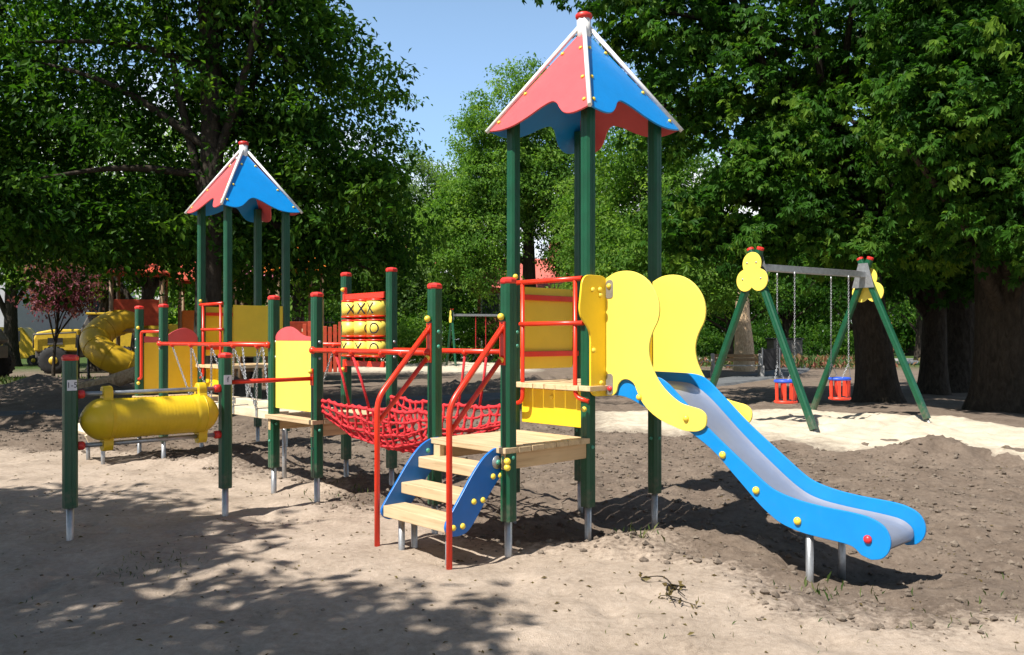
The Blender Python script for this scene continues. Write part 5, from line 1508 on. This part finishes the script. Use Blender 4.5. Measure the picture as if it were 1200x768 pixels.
def twig(x, y, label, seed, s=1.0):
    rnd = random.Random(seed); rg = np.random.default_rng(seed)
    t = thing('fallen_twig', label, 'twig', (x, y, gz(x, y) + .005), rnd.uniform(0, 6), 'fallen twigs on the sand')
    mb = MB(); tips = []
    for k in range(4):
        a = rnd.uniform(0, 6.28); L = s * rnd.uniform(.10, .26)
        p = [(0 + rnd.uniform(-.05, .05) * s, rnd.uniform(-.05, .05) * s, .012), (math.cos(a) * L * .5, math.sin(a) * L * .5, .02 + rnd.uniform(0, .02)), (math.cos(a + .3) * L, math.sin(a + .3) * L, .012)]
        pp = catmull(p, 4); mb.tube(pp, [.005 * s * (1 - .6 * i / len(pp)) for i in range(len(pp))], 6); tips += pp
    mb.build('stem', M['bark'], t)
    n = 16
    P = np.array([tips[rnd.randrange(len(tips))] for _ in range(n)]); 
    V, F = leaf_arrays(P, rg.normal(size=(n, 3)) * np.array([1, 1, .5]), rg.normal(size=(n, 3)) + np.array([0, 0, .6]), rg.uniform(.03, .065, n) * s, .5)
    link(bpy.data.objects.new('dry_leaves', fastmesh('dry_leaves', V, F, M['leafdry'], tint=np.repeat(rg.random(n), 4))), t)
twig(1.05, 5.35, 'withered twig with curled dry leaves on sand before the slide', 5, 1.2)
twig(.98, 5.12, 'smaller withered twig nearest the camera on the bright sand', 9, .8)

# ------------------------------------------------------------------ light, sky, camera
AZ, EL = math.radians(48), math.radians(54)
sunv = Vector((-math.sin(AZ) * math.cos(EL), -math.cos(AZ) * math.cos(EL), math.sin(EL)))
ld = bpy.data.lights.new('sun', 'SUN'); ld.energy = 5.0; ld.angle = math.radians(.53); ld.color = (1.0, .955, .88)
lo = bpy.data.objects.new('sun', ld); link(lo); lo.rotation_mode = 'QUATERNION'; lo.rotation_quaternion = (-sunv).to_track_quat('-Z', 'Y')

w = bpy.data.worlds.new('World'); SC.world = w; w.use_nodes = True
nt = w.node_tree; nt.nodes.clear()
wo = N(nt, 'ShaderNodeOutputWorld'); bg = N(nt, 'ShaderNodeBackground'); bg.inputs['Strength'].default_value = .05
sk = N(nt, 'ShaderNodeTexSky', sky_type='NISHITA'); sk.sun_disc = False; sk.sun_elevation = EL; sk.sun_rotation = PI + AZ; sk.air_density = 1.0; sk.dust_density = .6; sk.ozone_density = 1.0
tc = N(nt, 'ShaderNodeTexCoord'); mp = N(nt, 'ShaderNodeMapping'); mp.inputs['Scale'].default_value = (1.0, 1.0, 2.4); mp.inputs['Location'].default_value = (.25, .1, .35)
nt.links.new(tc.outputs['Generated'], mp.inputs['Vector'])
cn = N(nt, 'ShaderNodeTexNoise', inputs={'Scale': 3.2, 'Detail': 9.0, 'Roughness': .58}); nt.links.new(mp.outputs[0], cn.inputs['Vector'])
sp = N(nt, 'ShaderNodeSeparateXYZ'); nt.links.new(tc.outputs['Generated'], sp.inputs[0])
lowm = N(nt, 'ShaderNodeMapRange', inputs={'From Min': .31, 'From Max': .17, 'To Min': -.16, 'To Max': .20}); nt.links.new(sp.outputs['Z'], lowm.inputs['Value'])
ad = N(nt, 'ShaderNodeMath', operation='ADD'); nt.links.new(cn.outputs['Fac'], ad.inputs[0]); nt.links.new(lowm.outputs[0], ad.inputs[1])
cr = ramp(nt, [(.52, (0, 0, 0)), (.68, (1, 1, 1))]); nt.links.new(ad.outputs[0], cr.inputs['Fac'])
hz = N(nt, 'ShaderNodeMapRange', inputs={'From Min': .08, 'From Max': .6, 'To Min': .92, 'To Max': .1}); nt.links.new(sp.outputs['Z'], hz.inputs['Value'])
hm = N(nt, 'ShaderNodeMixRGB'); hm.inputs[2].default_value = (6.6, 11.0, 17.6, 1); nt.links.new(hz.outputs[0], hm.inputs[0]); nt.links.new(sk.outputs[0], hm.inputs[1])
mx = N(nt, 'ShaderNodeMixRGB'); mx.inputs[2].default_value = (16.5, 16.8, 17.4, 1)
nt.links.new(cr.outputs['Color'], mx.inputs[0]); nt.links.new(hm.outputs[0], mx.inputs[1]); nt.links.new(mx.outputs[0], bg.inputs[0]); nt.links.new(bg.outputs[0], wo.inputs[0])

cd = bpy.data.cameras.new('camera'); cam = bpy.data.objects.new('camera', cd); link(cam)
cam.location = (0, 0, H); cam.rotation_euler = (PI / 2, 0, 0)
cd.sensor_width = 36; cd.lens = 36 * 985.7 / 1200; cd.shift_y = 12.2 / 1200; cd.clip_end = 3000; cd.clip_start = .05
SC.camera = cam
SC.view_settings.view_transform = 'Standard'; SC.view_settings.look = 'None'; SC.view_settings.gamma = 1.0; SC.view_settings.exposure = .74
SC.cycles.max_bounces = 6; SC.cycles.diffuse_bounces = 3; SC.cycles.glossy_bounces = 2; SC.cycles.transmission_bounces = 3; SC.cycles.transparent_max_bounces = 4
SC.cycles.use_denoising = True
